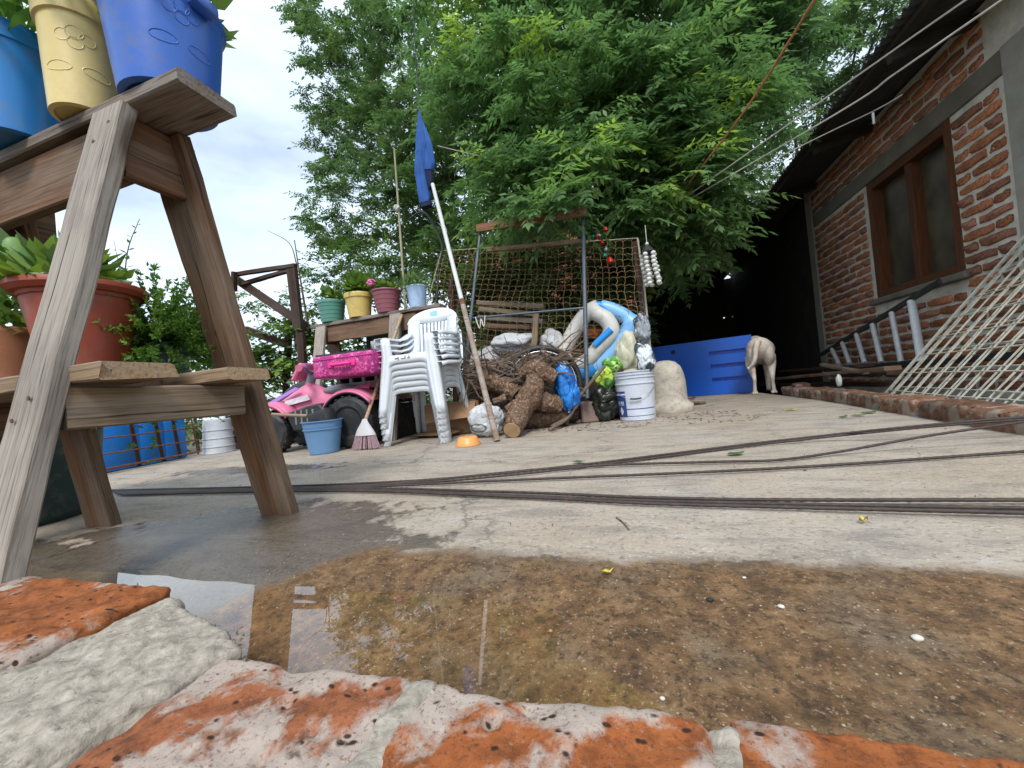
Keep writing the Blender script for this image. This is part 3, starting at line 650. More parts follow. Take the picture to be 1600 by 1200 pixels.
shrub('leafy_bush', 'leafy bush standing behind the green and yellow flower pots', (-3.0, 4.6, -.42), [(500, 420, 4.6, 34), (540, 405, 4.8, 36), (600, 420, 4.8, 40), (650, 420, 4.8, 36), (520, 465, 4.5, 26), (680, 445, 4.8, 30), (480, 470, 4.6, 24), (590, 450, 4.7, 28)], 95, 8, (.10, .24), 4, .06, .24, .15, LF3, .1, stems=6)
shrub('pale_sapling', 'pale airy sapling seen through the dark timber frame', (-8.4, 8.2, -.42), [(410, 460, 8, 24), (440, 480, 8, 30), (400, 520, 8, 26), (470, 470, 8, 22), (445, 525, 8, 24), (390, 470, 8, 20)], 75, 6, (.2, .4), 4, .11, .26, .2, LF2, .25, stems=6, cat='tree')
far_hedge = thing('distant_hedge', 'low distant hedge along the left edge of the yard', 'hedge', (-9, 6, -.42))
V, T, CL = crown([(30, 560, 4.6, 40), (100, 560, 4.8, 36), (180, 570, 5.2, 30), (250, 580, 5.6, 28), (300, 590, 5.6, 26), (350, 600, 5.8, 26), (60, 600, 4.4, 44), (150, 610, 4.8, 44), (240, 620, 5.2, 40), (400, 610, 5.8, 36), (0, 600, 4.2, 44), (180, 650, 4.6, 40), (260, 660, 4.8, 40), (330, 655, 5.0, 40), (110, 660, 4.4, 40), (400, 650, 5.2, 40), (470, 620, 5.4, 36), (560, 620, 5.4, 40), (640, 610, 5.4, 40)], 70, 7, (.2, .4), 4, .11, .25, .2, yng=.12)
quadmesh('foliage', V, T, LF3, far_hedge, (-9, 6, -.42))
for c, r in CL:
    m = MB(); m.tube([Vector((c[0], c[1], -.42)), Vector(c)], [.03, .012], 6); m.build('stem', BARK, far_hedge, 60, M=Matrix.Identity(4))
# bare and weedy stems against the sky
def weed(name, label, pts, r, leaves, l0, mat=LF2):
    pts = [Vector(p) for p in pts]; t = thing(name, label, 'plant', pts[0]); q = polyline(pts, 6)
    m = MB(); m.tube(q, [r * (1 - .7 * i / (len(q) - 1)) for i in range(len(q))], 6); m.build('stem', BARK, t, 60, M=Matrix.Identity(4))
    if leaves:
        P, D = [], []
        for i in range(leaves):
            f = .12 + .88 * i / leaves; k = f * (len(q) - 1); a = q[int(k)]; P.append(a.lerp(q[min(int(k) + 1, len(q) - 1)], k % 1)); an = i * 2.4
            D.append((math.cos(an), math.sin(an), .45))
        P = np.array(P); D = nrm(np.array(D)); n = len(P); ll = l0 * (1.25 - .9 * np.linspace(0, 1, n)); wd = nrm(np.cross(D, np.tile([0, 0, 1.], (n, 1))))
        quadmesh('leaf_set', leaf_quads(P, D, wd, ll, ll * .24), np.full(n * 4, .4), mat, t, tuple(pts[0]))
    return t
weed('tall_weed', 'tall dark flowering weed rising against the sky between the stand legs', [PY(197, 560, 1.9), PY(195, 450, 1.9), PY(200, 390, 1.9), PY(218, 342, 1.9)], .006, 26, .075)
weed('tall_weed', 'thin bare weed stem leaning beside the taller flowering weed', [PY(185, 560, 2.0), PY(188, 440, 2.0), PY(178, 375, 2.0)], .004, 12, .05)
weed('feathery_weed', 'wispy feathery weed behind the cactus pot', [PY(80, 500, 2.2), PY(70, 420, 2.2), PY(45, 340, 2.2)], .004, 40, .06)
weed('feathery_weed', 'wispy feathery weed arching just left of the grey front leg', [PY(90, 500, 2.4), PY(75, 410, 2.4), PY(25, 330, 2.4)], .004, 34, .06)
weed('bare_branch', 'dark bare branch standing between timber frame and green pot', [PY(492, 560, 4.3) , PY(480, 500, 4.3), PY(470, 440, 4.3), PY(460, 375, 4.3)], .022, 0, 0)
weed('bare_branch', 'thin forked bare twig pointing up left above the timber frame', [PY(464, 415, 4.31), PY(452, 380, 4.3), PY(418, 360, 4.3)], .009, 0, 0)
I4 = Matrix.Identity(4)
# ------------------------------------------------------------------ plank stands on splayed legs
def stand(name, label, dx, dy, frames, x0, x1, shelf=True, wd=OLDWOOD):
    o = thing(name, label, 'plant stand', (dx + (x0 + x1) / 2, dy + .69, 0)); D = Vector((dx, dy, 0))
    def b(nm, p, q, w_, t_, mt, h, **k): return board(nm, Vector(p) + D, Vector(q) + D, w_, t_, mt, o, h, **k)
    b('top_plank', (x0, .688, 1.096), (x1, .688, 1.096), .135, .032, wd, (0, 0, 1), rag=.004)
    b('apron', (x0 + .15, .655, 1.003), (x1 - .25, .655, 1.003), .030, .148, BROWNWOOD, (0, 0, 1))
    for f in frames:
        b('front_leg', (f - .055, .365, -.02), (f - .055, .628, 1.078), .112, .034, LEGWOOD, (0, -1, .2))
        yb_, yt_ = (.985, .745) if f > -1.5 else (.862, .700)
        b('rear_leg', (f - .065, yb_, -.004), (f - .065, yt_, 1.078), .130, .034, BROWNWOOD, (0, -1, -.2))
        for dx_, z_, yy_ in ((-.03, 1.03, .600), (-.07, .99, .590), (-.04, .40, .444), (-.075, .36, .434)):
            mm = MB(); mm.lathe([(.0045, 0), (.0045, .002), (.001, .003)], 8); mm.build('nail_head', RUST, o, 40, M=Matrix.Translation(Vector((f + dx_, yy_, z_)) + D) @ Matrix.Rotation(R_(90), 4, 'X'))
        b('gusset', (f - .05, .628, 1.0), (f - .05, .79, 1.0), .030, .155, BROWNWOOD, (0, 0, 1))
        b('rail', (f - .018, .478, .375), (f - .004, .838, .372), .030, .084, PALEWOOD if f > -1.5 else BROWNWOOD, (0, 0, 1))
    if shelf:
        b('shelf_plank', (x0 + .1, .545, .440), (-.965, .545, .440), .125, .036, PALEWOOD, (0, 0, 1), jit=.002, rag=.035)
        b('shelf_plank', (x0 + .12, .785, .441), (-.955, .785, .436), .120, .034, PALEWOOD, (0, 0, 1), jit=.002, rag=.03)
        b('shelf_plank', (x0 + .1, .665, .4405), (-1.19, .665, .4405), .108, .034, BROWNWOOD, (0, 0, 1))
    return o
stand('plant_stand', 'tall weathered wooden plant stand at left with splayed legs and lower shelf', 0, 0, (-1.06, -1.70), -2.3, -.89)
stand('plant_stand', 'farther wooden plank stand holding four pots behind the white chairs', -1.62, 2.38, (-1.06, -.25), -1.24, .03 + .1, shelf=False)

# ------------------------------------------------------------------ pots and plants
SOILP = M_('pot_soil', (.05, .035, .025), .95, .3, 20, bst=.6)
def pot(parent, rt, rb, h, mat, rim=.028, lip=.010, ribs=0, rimflare=0.):
    m = MB(); pr = [(.001, .004), (rb * .8, .004), (rb * .86, 0), (rb, .003)]
    n = 14
    for i in range(1, n + 1):
        t = i / n; z = t * (h - rim); r = rb + (rt - lip - rb) * t
        if ribs and i % max(1, n // ribs) == 0: pr += [(r, z - .004), (r + .003, z - .002), (r + .003, z), (r, z + .002)]
        else: pr.append((r, z))
    pr += [(rt - lip * .2, h - rim + .002), (rt + rimflare, h - rim * .5), (rt + rimflare, h - .003), (rt - .002 + rimflare, h), (rt - .008, h), (rt - .012, h - .02), (rt - .016, h - .035)]
    m.lathe(pr, 40); return m.build('pot', mat, parent, 35)
def soil(parent, r, z):
    m = MB(); m.lathe([(r, z - .004), (r * .6, z + .004), (.001, z + .006)], 20); m.build('soil', SOILP, parent, 60)
def plant_leaves(parent, name, P, D, ll, asp, tone, mat, wjit=.3):
    n = len(P); D = nrm(D); wd = nrm(np.cross(D, np.tile([0, 0, 1.], (n, 1)) + nrng.normal(0, wjit, (n, 3))))
    o = quadmesh(name, leaf_quads(P, D, wd, ll, ll * asp), np.repeat(tone, 4), mat); o.parent = parent; o.matrix_local = I4; return o
def bush(parent, name, c, r, n, l0, asp, mat, up=.4, yng=.1):
    d = sphere_dirs(n); d[:, 2] = np.abs(d[:, 2]) * .9 + .02
    P = np.array(c) + d * np.array(r) * nrng.uniform(.15, 1, (n, 1)) ** .6
    D = d + nrng.normal(0, .5, (n, 3)) + np.array([0, 0, up]); t = np.where(nrng.random(n) < yng, .95, np.clip(nrng.normal(.45, .18, n), 0, .8))
    return plant_leaves(parent, name, P, D, l0 * nrng.uniform(.6, 1.3, n), asp, t, mat)
BLUEP = plastic('blue_pot', (.035, .13, .50), .33); AZUL = plastic('bright_blue_pot', (.015, .20, .58), .33); YELP = plastic('cream_yellow_pot', (.70, .55, .22), .36, .25)
TERP = plastic('terracotta_plastic', (.30, .055, .028), .5); CLAY = M_('clay', (.36, .15, .075), .8, .2, 8, dirt=.3); GRYP = plastic('slate_blue_pot', (.07, .115, .15), .4)
def potted(label, x, y, z, rt, rb, h, mat, **k):
    t = thing('potted_plant', label, 'potted plant', (x, y, z), group=None); pot(t, rt, rb, h, mat, **k); soil(t, rt - .014, h - .03); return t
t = potted('big blue pot at the right end of the tall stand top', -1.035, .700, 1.1135, .124, .097, .238, BLUEP, rim=.02, lip=.004, rimflare=.004)
m = MB(); m.box(.118, .150, -.03, .03, .195, .225); m.build('pot_handle', BLUEP, t, 40, .008, 2)
bush(t, 'foliage', (0, 0, .22), (.13, .13, .16), 160, .07, .25, LF3)
def emboss(t, mat, r, zc, ang):
    # raised flower: ring of petals and two leaves on the pot wall
    for (du, dz, a_, b_) in ((0, .055, .016, .016), (-.022, .045, .014, .014), (.022, .045, .014, .014), (0, .03, .014, .014), (-.035, -.03, .026, .012), (.035, -.03, .026, .012)):
        pts = []
        for k in range(20):
            q = 2 * math.pi * k / 20; u = du + a_ * math.cos(q); z = zc + dz + b_ * math.sin(q); rr = r(z) - .0002; an = ang + u / rr
            pts.append(Vector((rr * math.cos(an), rr * math.sin(an), z)))
        m = MB(); m.tube(pts, .0013, 5, closed=True); m.build('raised_motif', mat, t, 60)
emboss(t, BLUEP, lambda z: .097 + .023 * z / .218, .13, -.3)
t = potted('cream yellow pot between the two blue pots on the tall stand', -1.262, .650, 1.1135, .083, .066, .285, YELP, rim=.062, lip=.008)
emboss(t, YELP, lambda z: .066 + .009 * z / .22, .12, -.62)
bush(t, 'foliage', (0, 0, .27), (.14, .14, .14), 240, .11, .10, LF4)
t = potted('bright blue pot cut by the left picture edge on the tall stand', -1.53, .635, 1.1135, .105, .088, .285, AZUL, rim=.05, lip=.006)
bush(t, 'foliage', (0, 0, .27), (.14, .14, .15), 200, .09, .12, LF4)
# lower shelf
t = potted('wide rimmed terracotta coloured pot with cactus on the lower shelf', -1.375, .665, .459, .128, .074, .245, TERP, rim=.026, lip=.018, rimflare=.006)
CACT = M_('cactus_skin', (.12, .24, .045), .5, .2, 7, dirt=.2, dirtc=(.3, .3, .1), bst=.2)
def pad(c, rx, rz_, th, yaw, lean, name='cactus_pad'):
    m = MB(); m.ball((0, 0, rz_), (rx, th, rz_), 18, 12); m.v = [Vector((p.x * (.5 + .55 * p.z / (2 * rz_)), p.y, p.z + .004 * noise.noise(p * 40))) for p in m.v]; m.build(name, CACT, t, 60, M=W[t] @ Matrix.Translation(c) @ Matrix.Rotation(yaw, 4, 'Z') @ Matrix.Rotation(lean, 4, 'Y'))
pad((-.0, -.03, .215), .052, .070, .014, 1.15, .12); pad((-.03, -.07, .215), .032, .075, .014, 1.1, -.22); pad((-.04, -.10, .22), .045, .036, .013, 1.1, -.8); pad((.0, .02, .22), .035, .05, .013, 1.0, .5)
m = MB()
for i in range(90):
    an = rng.uniform(0, 6.28); rr = .118 * rng.random() ** .4; m.ball((rr * math.cos(an), rr * math.sin(an), .235 + rng.uniform(-.006, .03)), (.013, .011, .008), 6, 4)
bush(t, 'foliage', (-.02, -.03, .235), (.12, .12, .12), 240, .06, .26, LF3, yng=.6)
o = m.build('succulent_beads', M_('pale_succulent', (.34, .42, .22), .5, .15, 20), t, 60); o['kind'] = 'stuff'
t = potted('small round clay pot with trailing succulent at the left edge of the lower shelf', -1.63, .615, .459, .095, .08, .16, CLAY, rim=.012, lip=-.002)
bush(t, 'foliage', (0, 0, .14), (.12, .12, .15), 420, .03, .4, LF3, yng=.3)
t = potted('slate blue pot overflowing with bushy bright green plant on the lower shelf', -1.385, .845, .459, .070, .062, .115, GRYP, rim=.02, lip=.003)
Vs, Ts = [], []
n = 400; d = sphere_dirs(n); d[:, 2] = d[:, 2] * .55 + .38; d = nrm(d); base_ = np.tile([0, 0, .10], (n, 1)) + d * .03
for k in range(20):
    f = (k + 1) / 20; L = nrng.uniform(.7, 1.0, n)
    p = base_ + d * (.225 * f * L)[:, None] * np.array([1.0, 1.0, 1.05]); p[:, 2] -= .05 * f * f * (1 - d[:, 2])
    for s in range(4):
        dd = nrm(d * .7 + nrng.normal(0, .6, (n, 3))); wd = nrm(np.cross(dd, nrng.normal(0, 1, (n, 3)))); ll = nrng.uniform(.010, .017, n)
        Vs.append(leaf_quads(p, dd, wd, ll, ll * .22)); Ts.append(np.repeat(np.clip(.2 + .7 * f + nrng.normal(0, .1, n), 0, 1), 4))
o = quadmesh('foliage', np.concatenate(Vs), np.concatenate(Ts), LF4); o.parent = t; o.matrix_local = I4

# four pots of the farther stand
ZT = 1.1135; YS = 3.07
def row(u, v, y=YS): return PY(u, v, y)
GRN = plastic('sea_green_pot', (.085, .27, .21), .42); YEL2 = plastic('sandy_yellow_pot', (.62, .46, .13), .42); MAUV = plastic('mauve_pot', (.28, .085, .11), .42); LBL = plastic('pale_blue_pail', (.36, .50, .70), .42)
t = potted('ribbed sea green pot leftmost on the farther stand', -2.655, YS, ZT, .128, .095, .205, GRN, rim=.03, lip=.006, ribs=4)
bush(t, 'foliage', (0, 0, .2), (.12, .12, .14), 90, .07, .38, LF3, yng=.3)
t = potted('sandy yellow pot with rosette succulent on the farther stand', -2.345, YS, ZT, .128, .095, .225, YEL2, rim=.045, lip=.010)
n = 150; an = np.arange(n) * 2.39996; el = np.linspace(-.1, 1.25, n); D = np.stack([np.cos(an) * np.cos(el), np.sin(an) * np.cos(el), np.sin(el)], 1)
plant_leaves(t, 'rosette', np.tile([0, 0, .26], (n, 1)) + D * .02, D, nrng.uniform(.13, .19, n), .20, np.clip(nrng.normal(.75, .15, n), .3, 1), LF3, .1)
m = MB(); m.tube([(0, 0, .19), (.005, 0, .28)], [.022, .03], 8); m.build('stem', BARK, t, 60)
t = potted('mauve ribbed pot with pink geranium on the farther stand', -2.045, YS, ZT, .128, .09, .205, MAUV, rim=.02, lip=.004, ribs=4, rimflare=.006)
bush(t, 'foliage', (0, 0, .2), (.13, .12, .13), 130, .05, .40, LF3, yng=.45)
m = MB()
for i in range(26): q = sphere_dirs(1)[0] * .034; m.ball((-.11 + q[0], -.05 + q[1], .285 + q[2] * .8), (.016, .016, .012), 6, 4)
m.build('flower_head', M_('pink_petals', (.75, .16, .42), .6, .2, 30), t, 60)
m = MB(); m.tube([(-.03, 0, .2), (-.11, -.05, .28)], .003, 5); m.build('flower_stalk', CACT, t, 60)
t = potted('pale blue pail used as a pot at the right end of the farther stand', -1.735, YS, ZT, .090, .070, .195, LBL, rim=.018, lip=.003)
bush(t, 'foliage', (0, 0, .18), (.16, .14, .14), 300, .05, .16, LF2, yng=.2)

# ------------------------------------------------------------------ dark tub under the stand, crate cage, drum, buckets
TUBM = plastic('dark_green_plastic', (.018, .045, .042), .4)
t = thing('round_tub', 'big dark green round tub standing behind the tall plant stand', 'tub', (-2.30, .84, .002))
m = MB(); m.lathe([(.001, .01), (.2, .01), (.225, 0), (.25, .03), (.275, .30), (.29, .52), (.30, .54), (.31, .545), (.31, .57), (.295, .575), (.285, .5), (.27, .3), (.24, .05), (.001, .03)], 44); m.build('tub_body', TUBM, t, 40)
for s in (-1, 1):
    m = MB(); m.tube([(s * .06 + .30, -.05, .5), (.345, -.04, .47), (.345, .04, .47), (.30, .05, .5)] if s > 0 else [(-.30, -.05, .5), (-.345, -.04, .47), (-.345, .04, .47), (-.30, .05, .5)], .012, 7); m.build('handle', TUBM, t, 50)
t = thing('rusty_cage', 'rusty iron and slat cage panel leaning before the blue drum', 'cage panel', (-3.6, 2.05, .0))
A0, A1 = PX(160, 748, -3.55), PX(313, 712, -3.68); H0 = .36; A0.z = .02; A1.z = .02
for i, z in enumerate((.02, .125, .235, .345)):
    m = MB(); m.tube([A0 + Vector((-.03 * z, 0, z)), A1 + Vector((-.03 * z, 0, z))], .009 if i in (0, 3) else .006, 7); m.build('rod', RUST, t, 50, M=I4)
for f in (0.02, .34, .58, .77, .99):
    p = A0.lerp(A1, f); d = (A1 - A0).normalized(); board('slat', p + Vector((-.014, 0, 0)), p + Vector((-.03, 0, .36)) + d * -.03, .03 if f < .9 else .014, .012, DARKWOOD if f < .9 else RUST, t, (1, .2, 0))
t = thing('blue_drum', 'bright blue plastic drum behind the rusty cage at left', 'drum', (-3.83, 2.02, .002), rz=R_(8))
BDR = plastic('drum_blue', (.012, .20, .62), .4, .3)
m = MB()
for x0, x1 in ((-.52, -.25), (-.235, .01), (.025, .20), (.215, .40)): m.box(-.13, .13, x0, x1, .0, .37)
m.box(-.12, .12, -.515, .395, .01, .36); m.build('drum_body', BDR, t, 40, .018, 2)
m = MB(); m.lathe([(.045, 0), (.045, .03), (.04, .035), (.001, .035)], 18, (0, -.2, .37)); m.build('drum_cap', TUBM, t, 40)
def bucket(label, x, y, rt, rb, h, mat, ribs=(), z=.002, bail=True, cat='bucket', up=1, handle=None):
    t = thing('bucket', label, cat, (x, y, z)); pr = [(.001, .006), (rb * .9, .006), (rb * .95, 0), (rb, .004)]
    n = 16
    for i in range(1, n + 1):
        z_ = h * i / n; r = rb + (rt - rb) * i / n; pr.append((r, z_))
        for q in ribs:
            if abs(z_ / h - q) < .5 / n: pr += [(r + .007, z_ + .001), (r + .007, z_ + .008), (r, z_ + .009)]
    pr += [(rt + .008, h + .001), (rt + .008, h + .008), (rt - .004, h + .008), (rt - .006, h - .01), (rb - .006, .02), (.001, .012)]
    m = MB(); m.lathe(pr, 40)
    if up < 0: m.v = [Vector((p.x, -p.y, h + .008 - p.z)) for p in m.v]
    m.build('bucket_body', mat, t, 35); return t
WHB = plastic('white_bucket', (.55, .58, .62), .45, .5)
t = bucket('upturned ribbed white bucket beside the blue drum', -3.70, 2.66, .125, .105, .30, WHB, (.3, .55, .8), up=-1)
t = thing('scrap_timber', 'short dark scrap timbers heaped behind the stand by the white bucket', 'timber', (-3.8, 3.05, 0))
for i in range(9):
    z = .03 + .055 * (i // 2); y = 2.9 + .18 * (i % 2) + rng.uniform(-.05, .05)
    board('timber', (-4.05 + rng.uniform(-.05, .05), y, z), (-3.3 + rng.uniform(-.2, .1), y + rng.uniform(-.08, .25), z + rng.uniform(-.0, .02)), .09, .05, DARKWOOD if i % 3 else BROWNWOOD, t)
t = bucket('small white pail half hidden behind the right stand leg', -3.44, 2.86 + .25, .10, .085, .26, WHB, (.8,))
bb = bucket('light blue bucket holding a black headed mallet before the toy quad', -2.135, 2.27, .132, .098, .225, plastic('light_blue_bucket', (.13, .27, .47), .4, .2), (.75,))
t = thing('mallet', 'black headed mallet with pale wooden handle resting in the light blue bucket', 'mallet', (-2.13, 2.27, .20))
BLK = plastic('black_rubber', (.022, .023, .025), .55, .3)
m = MB(); m.box(-.105, .07, -.05, .05, .0, .105); m.build('head', BLK, t, 40, .016, 2, M=Matrix.Translation((-2.10, 2.27, .205)) @ Matrix.Rotation(-.25, 4, 'Y'))
board('handle', PY(425, 647, 2.27), PY(480, 650, 2.27), .02, .022, PALEWOOD, t, ch=.007)
# dark timber frame against the sky
t = thing('timber_trestle', 'dark red brown timber frame jutting against the sky at left', 'timber frame', (-4.2, 4.1, -.42))
TY = 4.0
def tb(a, b, w_, t_=.06, y0=TY, y1=TY): board('timber', PY(*a, y0), PY(*b, y1), w_, t_, DARKWOOD, t, (0, -1, 0))
tb((366, 429), (462, 415), .05); tb((368, 436), (484, 514), .10, y0=TY + .09, y1=TY + .09); tb((375, 445), (458, 421), .05, y0=TY + .02, y1=TY + .3); tb((366, 425), (366, 455), .05, y0=TY - .08, y1=TY - .08)
tb((456, 420), (470, 545), .13, y0=TY - .075, y1=TY - .075); tb((452, 500), (448, 590), .08, y0=TY + .2, y1=TY + .2); tb((384, 515), (452, 540), .09, y0=TY - .1, y1=TY + .1); tb((470, 520), (478, 640), .10, y0=TY - .16, y1=TY - .16); tb((448, 575), (446, 660), .08, y0=TY + .27, y1=TY + .27)
# ------------------------------------------------------------------ stack of white chairs
CHM = M_('white_chair_plastic', (.72, .76, .80), .38, .04, 3, dirt=.22, dirtc=(.42, .41, .38), bst=.04, bsc=40)
def make_chair(label):
    t = thing('plastic_chair', label, 'chair', (0, 0, 0), group='white chairs in the stack')
    SH = .43
    xo = lambda z: .250 - .045 * min(z, SH) / SH
    yf = lambda z: -.215 - .040 * (1 - min(z, SH) / SH)
    yb = lambda z: .215 + .075 * (1 - min(z, SH) / SH)
    # front legs up to the arm, broad front face and a side flange
    for s in (-1, 1):
        zs = [0, .06, .12, .2, .28, .345, .39, .43, .50, .555]
        wd = lambda z: .058 + .022 * min(1, z / .35) if z < .44 else .080 - .012 * (z - .43) / .12
        m = MB(); A = [Vector((s * xo(z), yf(z), z)) for z in zs]; B = [Vector((s * (xo(z) - wd(z)), yf(z) + .008, z)) for z in zs]; Cc = [Vector((s * (xo(z) + .006), yf(z) + .065, z)) for z in zs]
        G1 = [Vector((s * (xo(z) - wd(z) * .5), yf(z) - .010, z)) for z in zs]
        m.strip(A, G1); m.strip(G1, B); m.strip(Cc, A); m.build('leg', CHM, t, 60, thick=.004)
        # little stacking lugs near the foot
        zs2 = [0, .07, .14, .22, .3, .37, .43]
        m = MB(); A = [Vector((s * (xo(z) - .015), yb(z), z)) for z in zs2]; B = [Vector((s * (xo(z) - .07), yb(z) + .006, z)) for z in zs2]; Cc = [Vector((s * (xo(z) - .004), yb(z) - .06, z)) for z in zs2]
        m.strip(A, B); m.strip(Cc, A); m.build('leg', CHM, t, 60, thick=.004)
        m = MB(); m.add([(s * .245, -.262, .006), (s * .198, -.262, .006), (s * .222, -.268, .030), (s * .222, -.250, .012)], [(0, 1, 2), (0, 2, 3), (1, 3, 2)]); m.build('stacking_lug', CHM, t, 0)
        # arm: flat top with outer drop
        yy = [-.22, -.15, -.05, .05, .13, .19]; zt = [.562, .574, .578, .580, .60, .64]; xa = [.252, .265, .272, .268, .25, .225]
        m = MB(); A = [Vector((s * (x - .062), y, z)) for x, y, z in zip(xa, yy, zt)]; B = [Vector((s * x, y, z)) for x, y, z in zip(xa, yy, zt)]; D = [Vector((s * (x + .004), y, z - .026)) for x, y, z in zip(xa, yy, zt)]
        A2 = [Vector((s * (x - .064), y, z - .014)) for x, y, z in zip(xa, yy, zt)]
        m.strip(A, B); m.strip(B, D); m.strip(A2, A); m.build('armrest', CHM, t, 60, thick=.004)
        # side apron arch
        n = 14; m = MB(); A, B = [], []
        for i in range(n + 1):
            f = i / n; y = -.16 + .33 * f; q = abs(2 * f - 1); A.append(Vector((s * .207, y, SH))); B.append(Vector((s * .212, y, .385 - .085 * q ** 4)))
        m.strip(A, B); m.build('side_apron', CHM, t, 60, thick=.004)
    # seat pan with front apron arch
    m = MB()
    m.grid(lambda u, v: Vector(((u - .5) * .41, -.215 + .42 * v, SH - .012 * math.sin(math.pi * u) * (1 - .3 * v) - .012 * max(0, v - .1) + (-.006 if v < .02 else 0))), 12, 10)
    n = 24; A, B = [], []
    for i in range(n + 1):
        q = 2 * i / n - 1; x = q * .172; A.append(Vector((x * 1.18, yf(SH) + .002, SH))); B.append(Vector((x * 1.02, yf(.36) - .002, .372 - .075 * abs(q) ** 7)))
    m.strip(A, B); m.build('seat', CHM, t, 60, thick=.004)
    # back: side bands, crown and slats on a curved, reclined shell
    def bk(x, z):
        f = (z - SH) / .38; return Vector((x, .195 + .085 * f - .9 * x * x + .0 * f, z))
    def top(x): return .715 + .125 * math.sqrt(max(0., 1 - (x / .2235) ** 2))
    xs_ = [-.222 + .444 * i / 24 for i in range(25)]
    m = MB(); m.strip([bk(x, top(x)) for x in xs_], [bk(x * (1 - .12 * (1 - abs(x) / .222)), min(.715 + .25 * abs(x) ** 1.5, top(x) - .012)) for x in xs_])
    m.strip([bk(x, top(x)) + Vector((0, .022, -.004)) for x in xs_], [bk(x, top(x)) for x in xs_])
    o = m.build('backrest', CHM, t, 60, thick=.005)
    for s in (-1, 1):
        zs = [SH - .01, .5, .57, .62, .67, .72, .745]; m = MB()
        m.strip([bk(s * (.118 + .02 * (z - SH)), z) for z in zs], [bk(s * (.215 - .02 * (z < .45)), z) for z in zs]); m.build('back_band', CHM, t, 60, thick=.005)
    for i in range(8):
        x = -.098 + .196 * i / 7; zs = [SH - .01, .5, .58, .718]; fan = 1 + .22 * (i - 3.5) / 3.5 * 0
        m = MB(); m.strip([bk(x * (1 + .5 * (z - SH)) - .0095, z) for z in zs], [bk(x * (1 + .5 * (z - SH)) + .0095, z) for z in zs]); m.build('back_slat', CHM, t, 60, thick=.006)
    return t
NCH = 6; DZ = .0425
proto = None
names = ['bottom', 'second from the bottom', 'third from the bottom', 'fourth from the bottom', 'fifth from the bottom', 'topmost']
for k in range(NCH):
    lab = ('white plastic armchair, %s of the nested stack' % names[k])
    o = make_chair(lab) if proto is None else copy_tree(proto)
    if proto is None: proto = o
    o['label'] = lab; o.location = (-1.492 + .003 * rng.uniform(-1, 1), 2.655 - .004 * k, .001 + DZ * k); o.rotation_euler = (0, 0, R_(1.5) + .01 * rng.uniform(-1, 1)); last = o
    W[o] = Matrix.Translation(o.location) @ Matrix.Rotation(o.rotation_euler[2], 4, 'Z')
m = MB(); m.box(-.035, .03, .268, .2715, .775, .815); m.build('sticker', M_('pale_blue_sticker', (.32, .62, .80), .5, .1, 20), last, 0)
m = MB()
for x0, z0, w_, h_ in ((-.10, .405, .03, .006), (-.075, .392, .006, .026), (-.05, .40, .028, .005), (-.02, .398, .006, .024), (.0, .40, .02, .005), (.012, .40, .005, .02)): m.box(x0, x0 + w_, -.2245, -.2215, z0, z0 + h_)
m.build('scribbled_mark', M_('marker_ink', (.16, .17, .19), .6), last, 0)

# ------------------------------------------------------------------ pink toy quad bike
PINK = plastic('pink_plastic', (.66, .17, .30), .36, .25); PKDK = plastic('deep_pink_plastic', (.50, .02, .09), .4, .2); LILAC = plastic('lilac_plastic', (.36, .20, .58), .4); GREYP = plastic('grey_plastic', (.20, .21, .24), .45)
QX, QY = -2.40, 2.62
q = thing('toy_quad_bike', 'pink childrens toy quad bike with black wheels under a magenta suitcase', 'toy quad', (QX, QY, 0), rz=R_(6))
# local: +x = rear (to the right), -x = front
def section(x, hw, zt, zb, crown_=.03):
    n = 10; return [Vector((x, -hw * math.cos(math.pi * i / n), zb + (zt - zb) * (math.sin(math.pi * i / n) ** .55) + crown_ * math.sin(math.pi * i / n) * 0)) for i in range(n + 1)]
st_ = [(-.47, .05, .32, .30), (-.44, .12, .37, .27), (-.34, .15, .43, .27), (-.22, .13, .505, .26), (-.13, .12, .545, .26), (-.05, .11, .505, .27), (.04, .11, .455, .27), (.18, .12, .44, .28), (.30, .14, .47, .33), (.42, .14, .50, .40), (.46, .10, .50, .44)]
secs = [section(*s) for s in st_]; m = MB()
for a, b in zip(secs, secs[1:]): m.strip(b, a)
m.add(secs[0], [tuple(range(11))]); m.add(secs[-1], [tuple(range(10, -1, -1))]); m.build('body', PINK, q, 50, sub=1)
def fender(x, rx, s, a0, a1, mat, nm, z0=.20, wd=.17, yin=.10, drop=.02):
    m = MB(); n = 14; A, B, D = [], [], []
    for i in range(n + 1):
        an = a0 + (a1 - a0) * i / n; px = x + rx * math.cos(an); pz = z0 + rx * math.sin(an)
        A.append(Vector((px, s * yin, pz + .012))); B.append(Vector((px, s * (yin + wd * .9), pz))); D.append(Vector((px, s * (yin + wd), pz - drop)))
    m.strip(A, B); m.strip(B, D); m.build(nm, mat, q, 60, thick=.008)
